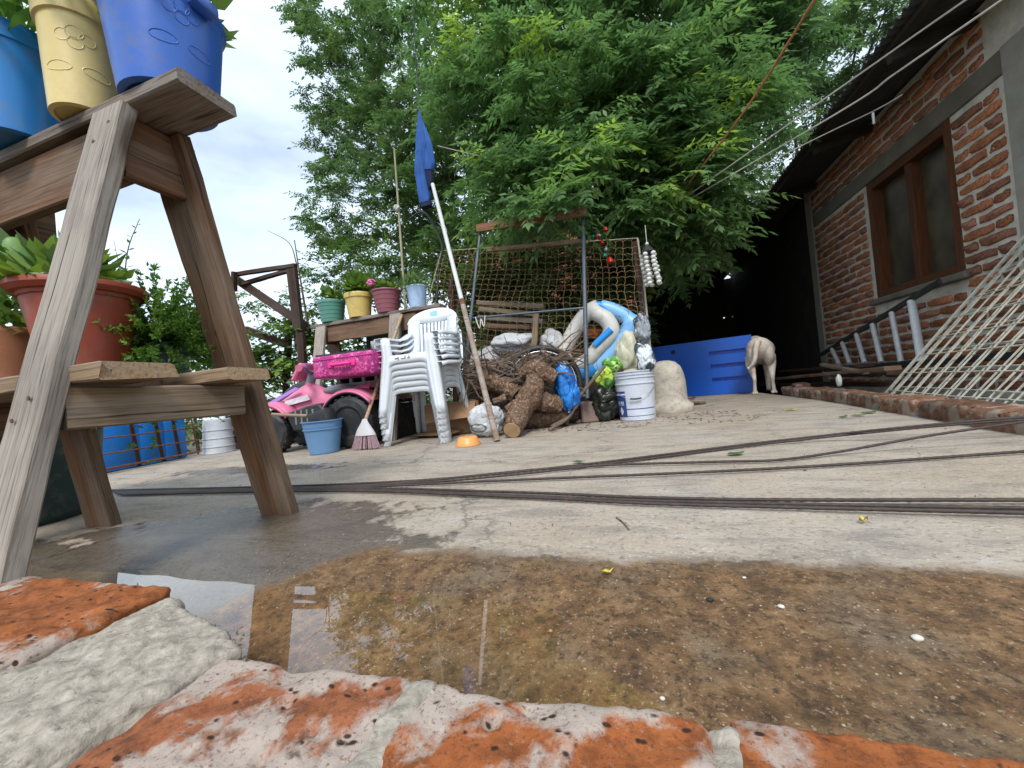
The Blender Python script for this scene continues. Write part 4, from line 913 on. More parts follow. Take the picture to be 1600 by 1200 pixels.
for s in (-1, 1):
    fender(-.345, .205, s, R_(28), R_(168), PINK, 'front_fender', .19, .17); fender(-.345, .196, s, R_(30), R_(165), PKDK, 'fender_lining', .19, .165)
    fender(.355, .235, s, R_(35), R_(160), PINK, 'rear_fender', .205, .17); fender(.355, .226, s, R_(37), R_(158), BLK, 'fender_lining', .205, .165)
    m = MB(); m.prism([(-.20, s * .125, .30), (-.02, s * .125, .345), (.10, s * .125, .36), (.17, s * .125, .27), (.10, s * .125, .16), (-.14, s * .125, .16)], (0, s * .11, 0)); m.build('footwell', BLK, q, 30, .012)
    for i in range(4):
        m = MB(); m.box(-.11 + .05 * i, -.095 + .05 * i, s * .236 - .004, s * .236 + .004, .21, .32, ); m.build('step_rib', GREYP, q, 30, .003)
    m = MB(); m.prism([(-.40, s * .152, .405), (-.16, s * .135, .505), (-.13, s * .135, .49), (-.37, s * .155, .385)], (0, s * .012, 0)); m.build('stripe', LILAC, q, 30)
    m = MB(); m.prism([(-.26, s * .142, .405), (-.06, s * .126, .435), (-.05, s * .126, .395), (-.26, s * .150, .36)], (0, s * .010, 0)); m.build('panel_sticker', M_('worn_sticker', (.55, .52, .56), .5, .3, 25), q, 30)
m = MB(); m.ball((.17, 0, .455), (.19, .10, .045), 18, 10); m.build('seat', GREYP, q, 60)
# handlebar
m = MB(); m.tube([(-.15, 0, .50), (-.11, 0, .60)], .035, 10); m.build('steering_column', GREYP, q, 50)
hb = MB(); hb.tube(polyline([(-.02, -.26, .64), (-.08, -.14, .655), (-.11, 0, .62), (-.08, .14, .655), (-.02, .26, .64)], 5), .016, 8); hb = hb.build('handlebar', GREYP, q, 50)
for s in (-1, 1):
    m = MB(); m.tube([(-.035, s * .20, .648), (.0, s * .285, .636)], [.024, .026], 10); m.build('grip', PINK, hb, 50, M=W[q])
    m = MB(); m.ball((-.085, s * .13, .655), (.024, .05, .026), 12, 8); m.build('mirror_cap', LILAC if s < 0 else PINK, hb, 60, M=W[q])
m = MB(); m.prism([(-.24, -.11, .56), (-.24, .11, .56), (-.17, .09, .70), (-.17, -.09, .70)], (.04, 0, .0)); m.build('windscreen', PINK, q, 30, .012)
def wheel(x, y, r, wd, rimmat, s):
    w_ = obj('wheel', None, q, W[q] @ Matrix.Translation((x, y, r + .002))); Rm = W[w_] @ Matrix.Rotation(R_(90), 4, 'X')
    m = MB(); h = wd / 2
    m.lathe([(r * .52, -h * .8), (r * .62, -h), (r * .86, -h), (r * .97, -h * .72), (r, -h * .4), (r, h * .4), (r * .97, h * .72), (r * .86, h), (r * .62, h), (r * .52, h * .8)], 40)
    for k in range(20):
        a = 2 * math.pi * k / 20
        for zz in (-1, 1):
            b = a + (.16 if zz > 0 else 0); M2 = Matrix.Rotation(b, 4, 'Z'); m.box(r * .975, r * 1.02, -.010, .010, min(zz * h * .12, zz * h * .8), max(zz * h * .12, zz * h * .8), M2)
    m.build('tyre', BLK, w_, 30, M=Rm)
    m = MB(); m.lathe([(.001, h * .5), (r * .12, h * .52), (r * .14, h * .40), (r * .40, h * .35), (r * .50, h * .75), (r * .55, h * .85), (r * .55, -h * .85), (r * .40, -h * .35), (r * .14, -h * .40), (.001, -h * .5)], 28); m.build('rim', rimmat, w_, 40, M=Rm)
    m = MB(); m.lathe([(.016, h * .56), (.018, h * .66), (.001, h * .66)] , 6); m.build('hub_nut', PINK, w_, 30, M=Rm @ Matrix.Rotation(math.pi, 4, 'X') if False else Rm); m = MB(); m.lathe([(.016, -h * .56), (.018, -h * .66), (.001, -h * .66)], 6); m.build('hub_nut', PINK, w_, 30, M=Rm)
wheel(.355, -.20, .195, .15, BLK, -1); wheel(.355, .20, .195, .15, BLK, 1); wheel(-.345, -.20, .165, .13, PINK, -1); wheel(-.345, .20, .165, .13, PINK, 1)
m = MB(); m.tube([(.355, -.2, .197), (.355, .2, .197)], .02, 8); m.tube([(-.345, -.2, .167), (-.345, .2, .167)], .02, 8); m.box(-.36, .37, -.06, .06, .17, .30); m.build('chassis', BLK, q, 30)

# suitcase on the toy
sm_, nt, b = newmat('magenta_suitcase'); v = coords(nt)
vo = N(nt, 'ShaderNodeTexVoronoi', Scale=38.0, feature='DISTANCE_TO_EDGE'); nt.links.new(v, vo.inputs['Vector'])
c = mixc(nt, ramp(nt, vo.outputs['Distance'], [(.02, 1.), (.07, 0.)]), (.50, .015, .19), (.66, .16, .38)); c = mixc(nt, ramp(nt, nz(nt, v, 11, 4, .6), [(.5, 0.), (.56, .8)]), c, (.30, .01, .15))
c = mixc(nt, ramp(nt, nz(nt, v, 24, 3, .6), [(.60, 0.), (.64, .8)]), c, (.72, .28, .5)); setv(nt, b.inputs['Base Color'], c); b.inputs['Roughness'].default_value = .5
s = thing('suitcase', 'magenta patterned suitcase lying on the pink toy quad', 'suitcase', (-1.985, 2.50, .535), rz=R_(4))
m = MB(); m.box(-.25, .25, -.17, .17, 0, .165); m.build('case', sm_, s, 40, .022, 3)
m = MB(); m.tube([(-.245, -.172, .135), (.245, -.172, .135)], .004, 6); m.build('zip', M_('zip_pink', (.55, .03, .25), .5), s, 40)
m = MB(); m.tube(polyline([(-.075, -.172, .088), (-.06, -.20, .086), (.06, -.20, .086), (.075, -.172, .088)], 4), .011, 8); hd = m.build('handle', M_('hot_pink', (.80, .03, .28), .4, .05), s, 50)
for e in (-1, 1): m = MB(); m.box(e * .09 - .022, e * .09 + .022, -.18, -.171, .068, .108); m.build('handle_mount', MATS['hot_pink'], hd, 40, .003, M=W[s])
m = MB(); m.box(-.23, .20, -.15, .15, .166, .176); m.build('flat_folder', M_('black_folder', (.03, .03, .035), .5), s, 30, M=W[s] @ Matrix.Rotation(.02, 4, 'Z'))
t = thing('plastic_basin', 'pale blue basin on a black crate behind the magenta suitcase', 'basin', (-2.20, 3.02, .60))
m = MB(); m.lathe([(.16, .0), (.2, .1), (.215, .16), (.22, .165), (.21, .17), (.19, .1), (.15, .015), (.001, .015)], 30); m.build('basin_body', plastic('aqua_basin', (.16, .48, .58), .35), t, 50)
t = thing('black_crate', 'black plastic crates stacked behind the toy quad under the basin', 'crate', (-2.20, 3.02, .002))
for i in range(2):
    m = MB(); z = .30 * i
    for zz in (0, .09, .18, .265): m.box(-.26, .26, -.18, .18, z + zz, z + zz + .03)
    for xx in (-.255, -.13, 0, .13, .255): m.box(xx - .015, xx + .015, -.177, .177, z + .01, z + .285)
    m.build('crate_body', BLK, t, 30)
t = thing('mirror_frame', 'dark framed glass leaning behind the white chairs', 'mirror', PY(592, 560, 3.3))
p = [PY(575, 520, 3.3), PY(625, 503, 3.3), PY(630, 600, 3.35), PY(578, 606, 3.35)]
for i in range(4): board('frame', p[i], p[(i + 1) % 4], .035, .025, BLK if i else DARKWOOD, t, (0, -1, 0))
gl_, nt, b = newmat('mirror_glass'); b.inputs['Base Color'].default_value = (.6, .63, .62, 1); b.inputs['Metallic'].default_value = 1; b.inputs['Roughness'].default_value = .08
m = MB(); m.prism(p, (0, .006, 0)); m.build('pane', gl_, t, 0, M=I4)
t = thing('old_tyre', 'black tyre standing behind the front of the toy quad', 'tyre', (-3.02, 3.05, .30), rz=R_(10))
m = MB(); m.lathe([(.17, -.06), (.20, -.085), (.26, -.09), (.285, -.07), (.298, -.03), (.298, .03), (.285, .07), (.26, .09), (.20, .085), (.17, .06), (.18, 0), (.17, -.06)], 48); m.build('tyre_ring', BLK, t, 50, M=W[t] @ Matrix.Rotation(R_(80), 4, 'X') @ Matrix.Translation((0, 0, 0)))
# second tyre below so that it is carried
# ------------------------------------------------------------------ broom, boxes, bowl, bag
t = thing('broom', 'upright broom with mauve bristles and wooden stick before the chairs', 'broom', (-1.83, 2.33, 0))
p0 = Vector((-1.83, 2.335, .185)); p1 = PY(628, 492, 3.0)
m = MB(); m.tube([p0, p0.lerp(p1, .5), p1], .0125, 8); m.build('stick', wood('broom_stick', (.35, .21, .11), (.50, .33, .19), (.42, .36, .3), .2), t, 50, M=I4)
m = MB(); m.tube([(-1.83, 2.335, .10), (-1.83, 2.335, .14), (-1.828, 2.336, .19), (-1.826, 2.337, .215)], [.085, .065, .03, .018], 16, sq=.45); m.build('head', M_('pale_broom_cap', (.55, .54, .55), .6, .1), t, 50, M=I4)
m = MB()
for i in range(260):
    a = rng.uniform(0, 6.28); r = math.sqrt(rng.random()); x, y = r * math.cos(a), r * math.sin(a)
    m.tube([(-1.83 + x * .078, 2.335 + y * .03, .115), (-1.832 + x * .10, 2.335 + y * .045, .05), (-1.835 + x * .118, 2.335 + y * .055, .002 + .012 * rng.random())], .0022, 3)
o = m.build('bristles', M_('mauve_bristles', (.36, .24, .27), .75, .4, 60), t, 0, M=I4); o['kind'] = 'stuff'
CARD = M_('cardboard', (.33, .19, .10), .8, .2, 6, dirt=.3, bst=.2)
t = thing('cardboard_box', 'crushed brown cardboard box under the white chair stack', 'box', (-1.45, 3.02, .002), rz=.3)
m = MB(); m.box(-.22, .22, -.15, .15, 0, .26); m.build('carton', CARD, t, 30, .006)
m = MB(); m.add([(-.22, -.152, .255), (.2, -.152, .26), (.17, -.29, .14), (-.2, -.27, .12)], [(0, 1, 2, 3)]); m.build('flap', CARD, t, 0, thick=.004)
t = thing('cardboard_box', 'flattened brown carton lying on the floor behind the chair legs', 'box', (-1.52, 2.88, .004), rz=-.2)
m = MB(); m.grid(lambda u, v: Vector((-.2 + .38 * u, -.14 + .2 * v, .02 + .06 * math.sin(3 * u) * v)), 6, 4); m.build('carton', CARD, t, 40, thick=.006)
t = thing('upturned_bowl', 'upturned orange plastic bowl on the floor right of the chairs', 'bowl', (-1.02, 2.27, .001))
m = MB(); m.lathe([(.080, 0), (.081, .006), (.070, .02), (.062, .048), (.052, .056), (.03, .054), (.001, .054)], 30); m.build('bowl_body', plastic('orange_plastic', (.75, .33, .09), .4, .3), t, 50)
PLB = M_('cloudy_plastic_bag', (.55, .56, .56), .35, .1, 6, bst=.6, bsc=22)
t = thing('plastic_bag', 'stuffed clear whitish plastic bag with green print beside the leaning pole', 'bag', (-1.02, 2.62, .0))
m = lump((0, 0, .115), (.135, .10, .125), .18, 2.2, 3, 5, .001, .22); bgm, nt, b = newmat('printed_bag'); v = coords(nt)
ring_ = N(nt, 'ShaderNodeTexGradient', gradient_type='SPHERICAL'); mp_ = N(nt, 'ShaderNodeMapping'); mp_.inputs['Location'].default_value = (.03, 0.1 * 0, -.07); mp_.inputs['Scale'].default_value = (1, 1, 1)
vm = N(nt, 'ShaderNodeVectorMath', operation='MULTIPLY'); vm.inputs[1].default_value = (14, 0, 30); va = N(nt, 'ShaderNodeVectorMath', operation='SUBTRACT'); va.inputs[1].default_value = (-.035, 0, .075)
nt.links.new(v, va.inputs[0]); nt.links.new(va.outputs[0], vm.inputs[0]); vl = N(nt, 'ShaderNodeVectorMath', operation='LENGTH'); nt.links.new(vm.outputs[0], vl.inputs[0])
c = mixc(nt, ramp(nt, vl.outputs['Value'], [(.70, 0.), (.78, .9), (.95, .9), (1.0, 0.)]), ramp(nt, nz(nt, v, 9, 5, .6), [(.35, (.38, .40, .42)), (.65, (.66, .67, .67))]), (.05, .13, .11))
setv(nt, b.inputs['Base Color'], c); b.inputs['Roughness'].default_value = .3; bump(nt, b, nz(nt, v, 18, 5, .6), .6, .012)
m.build('bag_body', bgm, t, 70)
m = lump((.02, 0, .225), (.035, .03, .03), .3, 3, 4, 3); m.build('knot', bgm, t, 70)

# ------------------------------------------------------------------ leaning pole, steel frame, mesh panel
t = thing('leaning_pole', 'long pole leaning across the steel frame, white above and bare wood below', 'pole', (-.857, 2.36, 0))
P0 = Vector((-.857, 2.36, .004)); P1 = PY(676, 288, 3.25); PM = P0.lerp(P1, .46)
m = MB(); m.tube([P0, P0.lerp(PM, .5), PM], [.021, .020, .019], 12); m.build('wooden_section', wood('pole_wood', (.16, .10, .07), (.34, .25, .19), (.42, .37, .33), .4), t, 50, M=I4)
m = MB(); m.tube([PM - (P1 - P0).normalized() * .03, P1], .0175, 12); m.build('white_section', M_('pole_white', (.56, .57, .56), .5, .12, 5, dirt=.4, dirtc=(.3, .24, .18)), t, 50, M=I4)
m = MB(); m.tube([PM - (P1 - P0).normalized() * .05, PM], .0215, 12); m.build('collar', RUST, t, 50, M=I4)
STEEL = M_('grey_steel_tube', (.10, .12, .14), .45, .2, 10, col2=(.16, .10, .07), c2at=.68, metal=.4, bst=.15)
t = thing('steel_frame', 'grey tubular steel frame with plank top standing against the rusty mesh', 'frame', (-.85, 3.1, .2))
FY = 3.02; TL, TR, BL_, BR_, ML, MR = PY(751, 357, FY + .26), PY(911, 340, FY + .26), PY(722, 622, FY), PY(917, 618, FY), PY(739, 497, FY + .12), PY(914, 481, FY + .12)
for nm, a, b_2, r in (('upright', BL_, TL, .014), ('upright', BR_ + Vector((0, 0, -.02)), TR, .017), ('crossbar', BL_, BR_, .011), ('crossbar', ML, MR, .010)):
    m = MB(); m.tube([a, b_2], r, 10); m.build(nm, STEEL, t, 50, M=I4)
board('top_plank', PY(745, 357, FY + .22), PY(916, 331, FY + .22), .025, .07, REDPLANK, t, (0, 0, 1)); board('batten', PY(760, 391, FY + .27), PY(913, 376, FY + .27), .02, .038, BROWNWOOD, t, (0, 0, 1))
m = MB(); a = ML + Vector((.03, -.02, 0)); m.tube(polyline([a, a + Vector((.03, 0, -.10)), a + Vector((.05, 0, -.02)), a + Vector((.07, 0, -.09)), a + Vector((.09, 0, 0))], 4), .004, 6); m.build('white_tie', M_('white_string', (.7, .7, .68), .7), t, 50, M=I4)
# rusty wire mesh: crimped wires both ways
MY = 3.42
t = thing('wire_mesh_panel', 'large rusty wire mesh panel standing behind the steel frame', 'mesh panel', (-.8, MY, .3))
cTL, cTR, cBL, cBR = PY(690, 392, MY + .1), PY(996, 372, MY + .1), PY(645, 560, MY), PY(1018, 610, MY)
def bil(u, v):
    p = cTL.lerp(cTR, u).lerp(cBL.lerp(cBR, u), v); p.y += .05 * noise.noise(Vector((u * 3, v * 3, 2))); p.x += .028 * noise.noise(Vector((u * 6, v * 6, 8))); p.z += .026 * noise.noise(Vector((u * 6, v * 6, 4))); return p
WIRE = M_('rusty_wire', (.33, .20, .10), .8, .45, 14, col2=(.20, .10, .045), bst=.0)
nu, nv = 30, 22
m = MB()
for i in range(nu + 1):
    u = i / nu + rng.uniform(-.004, .004); m.tube([bil(u, j / 44) + Vector((.006 * (1 if j % 2 else -1) * (.5 + .5 * (i % 3 == 0)), 0, 0)) for j in range(45)], .0016, 4)
o = m.build('upright_wires', WIRE, t, 60, M=I4); o['kind'] = 'stuff'
m = MB()
for j in range(nv + 1):
    v = j / nv + rng.uniform(-.006, .006); m.tube([bil(i / 60, v) + Vector((0, .004, .006 * (1 if i % 2 else -1))) for i in range(61)], .0016, 4)
o = m.build('cross_wires', WIRE, t, 60, M=I4); o['kind'] = 'stuff'
m = MB(); m.tube([cTL, cBL + Vector((0, 0, .02))], .006, 6); m.build('edge_rod', M_('pale_rod', (.36, .33, .26), .7), t, 50, M=I4)
m = MB(); m.tube([cTR, PY(1006, 440, MY + .07), PY(1016, 545, MY + .02)], .008, 6); m.build('edge_rod', M_('pale_rod', (.36, .33, .26), .7), t, 50, M=I4)
m = MB(); m.tube([cTL, cTR], .004, 6); m.build('edge_rod', M_('pale_rod', (.36, .33, .26), .7), t, 50, M=I4)
for x in (cTL.x + .05, cTR.x - .02):
    board('post', (x - (.1 if x < -1 else -.02), MY + .17, 0), (x, MY + .17, 1.5), .05, .05, DARKWOOD, t, (0, -1, 0))
t = thing('bent_rod', 'bent black rod arching above the left corner of the mesh', 'rod', PY(690, 395, 3.52))
m = MB(); m.tube(polyline([PY(640, 342, 3.5), PY(655, 332, 3.5), PY(668, 336, 3.5), PY(682, 360, 3.5), PY(691, 385, 3.5), PY(690, 398, 3.5), PY(684, 440, 3.5), PY(676, 620, 3.45)], 5), .010, 7); m.build('rod', BLK, t, 60, M=I4)
t = thing('bamboo_stake', 'thin grey bamboo stake with pale rag rising behind the mauve pot', 'stake', PY(640, 600, 3.45))
m = MB(); m.tube([PY(641, 600, 3.4), PY(628, 400, 3.4), PY(616, 232, 3.4)], [.013, .012, .009], 8); m.build('cane', M_('old_bamboo', (.30, .27, .17), .6, .2, 8), t, 50, M=I4)
m = lump(PY(620, 325, 3.39), (.03, .03, .035), .4, 4, 2, 3); m.build('rag', M_('pale_rag', (.55, .53, .48), .9), t, 70, M=I4)
# ------------------------------------------------------------------ pile behind the steel frame: planks, sacks, roots, sticks
for i, (a, b_2, mt) in enumerate((((748, 474), (850, 480), PALEWOOD), ((752, 484), (838, 492), PALEWOOD), ((750, 497), (850, 503), OLDWOOD), ((760, 510), (830, 512), BROWNWOOD))):
    lab = ('topmost pale plank on the heap behind the mesh', 'second pale plank on the heap behind the mesh', 'third grey plank on the heap behind the mesh', 'lowest brown plank on the heap behind the mesh')[i]
    t = thing('plank', lab, 'plank', PY(*a, 3.75)); board('plank_body', PY(*a, 3.75), PY(*b_2, 3.72), .12, .045, mt, t)
t = thing('timber_heap', 'heap of dark timbers and rusty rods behind the white sacks', 'timber', (-.9, 3.95, -.01))
for i in range(26):
    z = .02 + .038 * i * .62; x = rng.uniform(-1.75, -1.2); L = rng.uniform(.8, 1.3); y = 3.78 + rng.uniform(0, .35)
    board('timber', (x, y, z), (x + L, y + rng.uniform(-.15, .15), z + rng.uniform(-.05, .09)), rng.uniform(.05, .1), .045, (DARKWOOD, BROWNWOOD, DARKWOOD, STICKWOOD)[i % 4], t)
t = thing('wooden_stake', 'upright pale wooden stake standing between the white sacks', 'stake', PY(838, 580, 3.36)); board('stake_body', PY(832, 580, 3.36), PY(838, 488, 3.40), .05, .035, PALEWOOD, t, (0, -1, 0))
SACK = M_('white_sack', (.52, .53, .56), .7, .12, 6, dirt=.4, dirtc=(.3, .27, .22), bst=.5, bsc=30)
def sack(label, c, r, seed):
    t = thing('white_sack', label, 'sack', (c.x, c.y, c.z - r[2])); m = lump((0, 0, r[2]), r, .3, 1.7, seed, 5, None, .12); m.build('sack_body', SACK, t, 70); return t
sack('lumpy white sack left of the wooden stake behind the mesh', PY(800, 537, 3.52), (.20, .13, .095), 5)
sack('smaller white sack right of the wooden stake behind the mesh', PY(862, 535, 3.55), (.11, .11, .12), 8)
sack('dirty white sack low behind the roots', PY(760, 570, 3.6), (.2, .13, .16), 12)
t = thing('support_block', 'dark block under the sacks behind the roots', 'block', (-.8, 3.6, .0)); m = MB(); m.box(-.55, .5, -.1, .14, 0, .42); m.build('block_body', DARKW, t, 30, .02)
# roots and logs
BK2 = M_('shaggy_bark', (.13, .075, .045), .95, .5, 34, col2=(.34, .24, .165), c2at=.57, dirt=.8, dirtc=(.03, .018, .012), bst=1.0, bsc=95)
CUT = M_('cut_wood', (.45, .30, .17), .8, .2, 15)
def log(label, pts, rs, mt=BK2, cut=None, nm='log', knob=.16):
    pts = [Vector(p) for p in pts]; t = thing(nm, label, 'log', pts[0]); q_ = polyline(pts, 16); n = len(q_); m = MB(); R2 = []
    for i in range(n):
        f = i / (n - 1) * (len(rs) - 1); k = min(int(f), len(rs) - 2); r = rs[k] + (rs[k + 1] - rs[k]) * (f - k); R2.append(r)
    m.tube(q_, R2, 44); sd_ = rng.random() * 40
    for i, p in enumerate(m.v):
        c = q_[min(i // 44, n - 1)]; d = p - c
        if d.length > 1e-6: m.v[i] = c + d * (1 + knob * noise.fractal(p * 14 + Vector((sd_, 0, 0)), 1, 2, 4) + .13 * noise.noise(p * 38) + .14 * noise.noise(p * 85))
    m.build('log_body', mt, t, 60, M=I4)
    if cut:
        for e in cut:
            i = 0 if e == 0 else n - 1; d = (q_[1] - q_[0]).normalized() if e == 0 else (q_[-1] - q_[-2]).normalized(); s_ = -1 if e == 0 else 1
            mm = MB(); mm.tube([q_[i] + d * s_ * .001, q_[i] + d * s_ * .006], R2[i] * .92, 18); mm.build('cut_face', CUT, t, 40, M=I4)
    return t
log('thick shaggy root stump leaning down to the floor by the pole', [G(800, 672, .055), PY(815, 640, 2.70), PY(832, 610, 2.78), PY(838, 575, 2.86)], [.062, .075, .085, .07, .05], cut=(0,))
log('round gnarled root burl on top of the stump', [PY(815, 585, 2.86), PY(838, 577, 2.84), PY(868, 592, 2.86)], [.04, .075, .05])
log('stout log lying left of the stump behind the pole', [PY(752, 588, 2.95), PY(785, 603, 2.9), PY(808, 618, 2.88)], [.06, .068, .062])
log('log lying to the right of the stump towards the bicycle wheel', [PY(835, 622, 2.88), PY(858, 630, 2.9), PY(875, 632, 2.95)], [.075, .07, .06])
log('long log at the back of the pile behind the steel crossbar', [(-1.32, 3.12, .33), (-1.0, 3.1, .30), (-.66, 3.15, .29)], [.055, .06, .05])
log('bottom log supporting the root pile', [(-1.1, 3.0, .08), (-.8, 2.98, .085), (-.5, 3.05, .08)], [.08, .085, .075])
log('second bottom log behind the bottom log', [(-1.1, 3.22, .08), (-.75, 3.2, .085), (-.45, 3.25, .08)], [.08, .085, .075])
for i in range(3): log(('short broken root stub beside the stump foot', 'small twisted root stub above the stump foot', 'thin root stub on the left of the stump')[i], [PY((782, 790, 770)[i], (655, 640, 628)[i], 2.72), PY((800, 803, 790)[i], (648, 632, 622)[i], 2.76)], [.02, .032])
t = thing('brushwood', 'tangle of dry brown sticks and bark above the roots', 'brushwood', (-.9, 3.2, .35)); t['kind'] = 'stuff'; del t['category']
m = MB()
for i in range(380):
    p = Vector((rng.uniform(-1.35, -.48), rng.uniform(2.88, 3.25), rng.uniform(.30, .56) + .05 * rng.random())); d = Vector((rng.uniform(-1, 1), rng.uniform(-.4, .3), rng.uniform(-.35, .35))).normalized(); L = rng.uniform(.08, .32)
    k = p + d * L * .5 + Vector((rng.uniform(-.02, .02), 0, rng.uniform(-.02, .03))); m.tube([p, k, p + d * L], [rng.uniform(.004, .011), .006, .002], 5)
o = m.build('sticks', STICKWOOD, t, 50, M=I4); o['kind'] = 'stuff'
def stick(label, pts, r): 
    t = thing('dry_stick', label, 'stick', pts[0]); q_ = polyline(pts, 6); m = MB(); m.tube(q_, [r * (1 - .4 * i / (len(q_) - 1)) for i in range(len(q_))], 7); m.build('stick_body', STICKWOOD, t, 60, M=I4)
stick('forked brown stick reaching from the floor past the bicycle wheel', [G(862, 668, .012), PY(890, 650, 2.98), PY(905, 620, 3.0), PY(945, 572, 3.08)], .02)
stick('thinner brown stick on the floor beside the bicycle wheel', [G(858, 672, .01), PY(885, 655, 2.93), PY(903, 632, 2.96)], .013)
stick('curved stick lying on the floor before the black sack', [G(900, 660, .012), G(925, 655, .018), G(945, 648, .015)], .012)
stick('short brown stick on the floor below the blue panel', [G(1066, 632, .02), G(1085, 630, .022), G(1102, 629, .015)], .022)
stick('broken piece of stick behind the grey concrete bell', [G(1058, 622, .02), G(1075, 622, .03), G(1085, 621, .02)], .02)
# bicycle wheel with blue bag
t = thing('bicycle_wheel', 'bicycle wheel leaning in the pile around the blue bag', 'wheel', (-.72, 3.12, .0)); CW = PY(847, 602, 3.05); CW.z = .335
Mw = Matrix.Translation(CW) @ Matrix.Rotation(R_(14), 4, 'Z') @ Matrix.Rotation(R_(84), 4, 'X')
def ringpts(r, n=72): return [Mw @ Vector((r * math.cos(2 * math.pi * i / n), r * math.sin(2 * math.pi * i / n), 0)) for i in range(n)]
m = MB(); m.tube(ringpts(.300), .024, 10, True); m.build('tyre', BLK, t, 60, M=I4)
m = MB(); m.tube(ringpts(.272), .010, 8, True, .8); m.build('rim', M_('alloy', (.55, .56, .57), .3, .05, metal=.9, bst=0), t, 60, M=I4)
for i in range(24):
    a = 2 * math.pi * i / 24; z_ = .02 if i % 2 else -.02; m = MB(); m.tube([Mw @ Vector((.02 * math.cos(a), .02 * math.sin(a), z_)), Mw @ Vector((.268 * math.cos(a), .268 * math.sin(a), 0))], .0015, 4); m.build('spoke', MATS['alloy'], t, 0, M=I4)
m = MB(); m.tube([Mw @ Vector((0, 0, -.04)), Mw @ Vector((0, 0, .04))], .02, 10); m.build('hub', MATS['alloy'], t, 50, M=I4)
def bagmat(name, c1, c2, c3=None):
    m, nt, b = newmat(name); v = coords(nt); c = mixc(nt, ramp(nt, nz(nt, v, 9, 4, .55), [(.48, 0.), (.54, 1.)]), c1, c2)
    if c3: c = mixc(nt, ramp(nt, nz(nt, v, 14, 4, .6), [(.60, 0.), (.64, 1.)]), c, c3)
    setv(nt, b.inputs['Base Color'], c); b.inputs['Roughness'].default_value = .28; bump(nt, b, nz(nt, v, 15, 5, .6), .7, .015); return m
def bag(label, c, r, seed, mt, crease=.2, rest=None):
    c = Vector(c); t = thing('plastic_bag', label, 'bag', (c.x, c.y, c.z - r[2])); m = lump((0, 0, r[2]), r, .36, 1.5, seed, 5, None, crease); m.build('bag_body', mt, t, 75); return t
bag('shiny blue printed plastic bag inside the bicycle wheel', PY(884, 608, 2.96), (.10, .07, .185), 21, bagmat('blue_bag', (.015, .20, .62), (.01, .09, .38), (.18, .52, .82)), .3)
bag('black rubbish bag on the floor left of the white bucket', PY(945, 628, 3.22), (.135, .14, .15), 23, M_('black_bag', (.018, .022, .016), .3, .3, 5, bst=.7, bsc=16), .35)
bag('yellow green plastic bag on the black rubbish bag', PY(945, 590, 3.18), (.085, .08, .085), 24, bagmat('lime_bag', (.42, .58, .07), (.08, .22, .04)), .3)
bag('crumpled green wrapper bag above the yellow green bag', PY(958, 570, 3.22), (.085, .08, .06), 25, bagmat('green_bag', (.12, .33, .05), (.35, .6, .15), (.03, .1, .02)), .3)
bag('white and black plastic bag hanging over the bucket rim', PY(1008, 560, 3.10), (.075, .07, .11), 26, bagmat('white_black_bag', (.60, .64, .68), (.04, .06, .08)), .3)
bag('silver and black wrapper bag above the white bucket', PY(1003, 515, 3.3), (.07, .06, .14), 27, bagmat('silver_bag', (.30, .33, .37), (.05, .06, .07), (.6, .62, .65)), .3)
bag('cream coloured sack standing behind the white bucket', PY(980, 552, 3.32), (.09, .08, .17), 28, M_('cream_sack', (.60, .58, .44), .6, .15, 5, dirt=.3, bst=.4, bsc=18), .15)
t = thing('stone_block', 'pinkish brown block on the floor under the steel frame corner', 'block', (-.35, 3.18, .0), rz=.3); m = MB(); m.box(-.07, .07, -.06, .06, .001, .17); m.build('block_body', M_('brown_block', (.20, .14, .12), .9, .2), t, 30, .012)
t = thing('stone_block', 'dark block behind the bags under the inflatable float', 'block', (-.15, 3.5, .0)); m = MB(); m.box(-.28, .25, -.12, .12, .001, .34); m.build('block_body', DARKW, t, 30, .02)
# blue and white inflatable
FLB = M_('float_sky_blue', (.22, .48, .80), .38, .06, 4, dirt=.2, bst=.05); FLD = M_('float_strong_blue', (.02, .27, .72), .38, .05, 4, bst=.05); FLW = M_('float_white', (.58, .56, .52), .5, .1, 5, dirt=.6, dirtc=(.22, .17, .12), bst=.1)
t = thing('inflatable_float', 'bent sky blue and white inflatable float propped behind the wire mesh', 'inflatable', PY(915, 590, 3.5)); FYY = 3.52
def fp(u, v, dy=0): return PY(u, v, FYY + dy)
m = MB(); m.tube(polyline([fp(925, 478), fp(955, 484), fp(984, 502), fp(978, 530), fp(945, 565), fp(915, 583), fp(893, 578)], 6), [.035] * 3 + [.065] * 9 + [.088] * 6 + [.098] * 12 + [.085] * 4 + [.06] * 3, 14); m.build('outer_tube', FLB, t, 60, M=I4)
m = MB(); m.tube(polyline([fp(925, 480, -.03), fp(905, 505, 0), fp(890, 530, 0), fp(880, 552, -.02), fp(890, 572, -.04), fp(915, 566, -.05), fp(935, 545, -.05), fp(955, 520, -.05), fp(948, 500, -.04), fp(930, 488, -.03)], 6), .070, 14, True); m.build('inner_ring', FLW, t, 60, M=I4)
m = MB(); m.tube([fp(929, 540, -.11), fp(955, 515, -.11)], .032, 10); m.build('blue_band', FLD, t, 60, M=I4)
m = MB(); m.tube(polyline([fp(905, 582, -.012), fp(918, 581, -.012), fp(930, 574, -.012)], 5), .099, 14, cap=False); m.build('blue_band', FLD, t, 60, M=I4)
m = MB(); m.tube(polyline([fp(925, 476, -.03), fp(938, 478, -.03), fp(950, 486, -.03)], 4), .036, 10); m.build('blue_band', FLD, t, 60, M=I4)
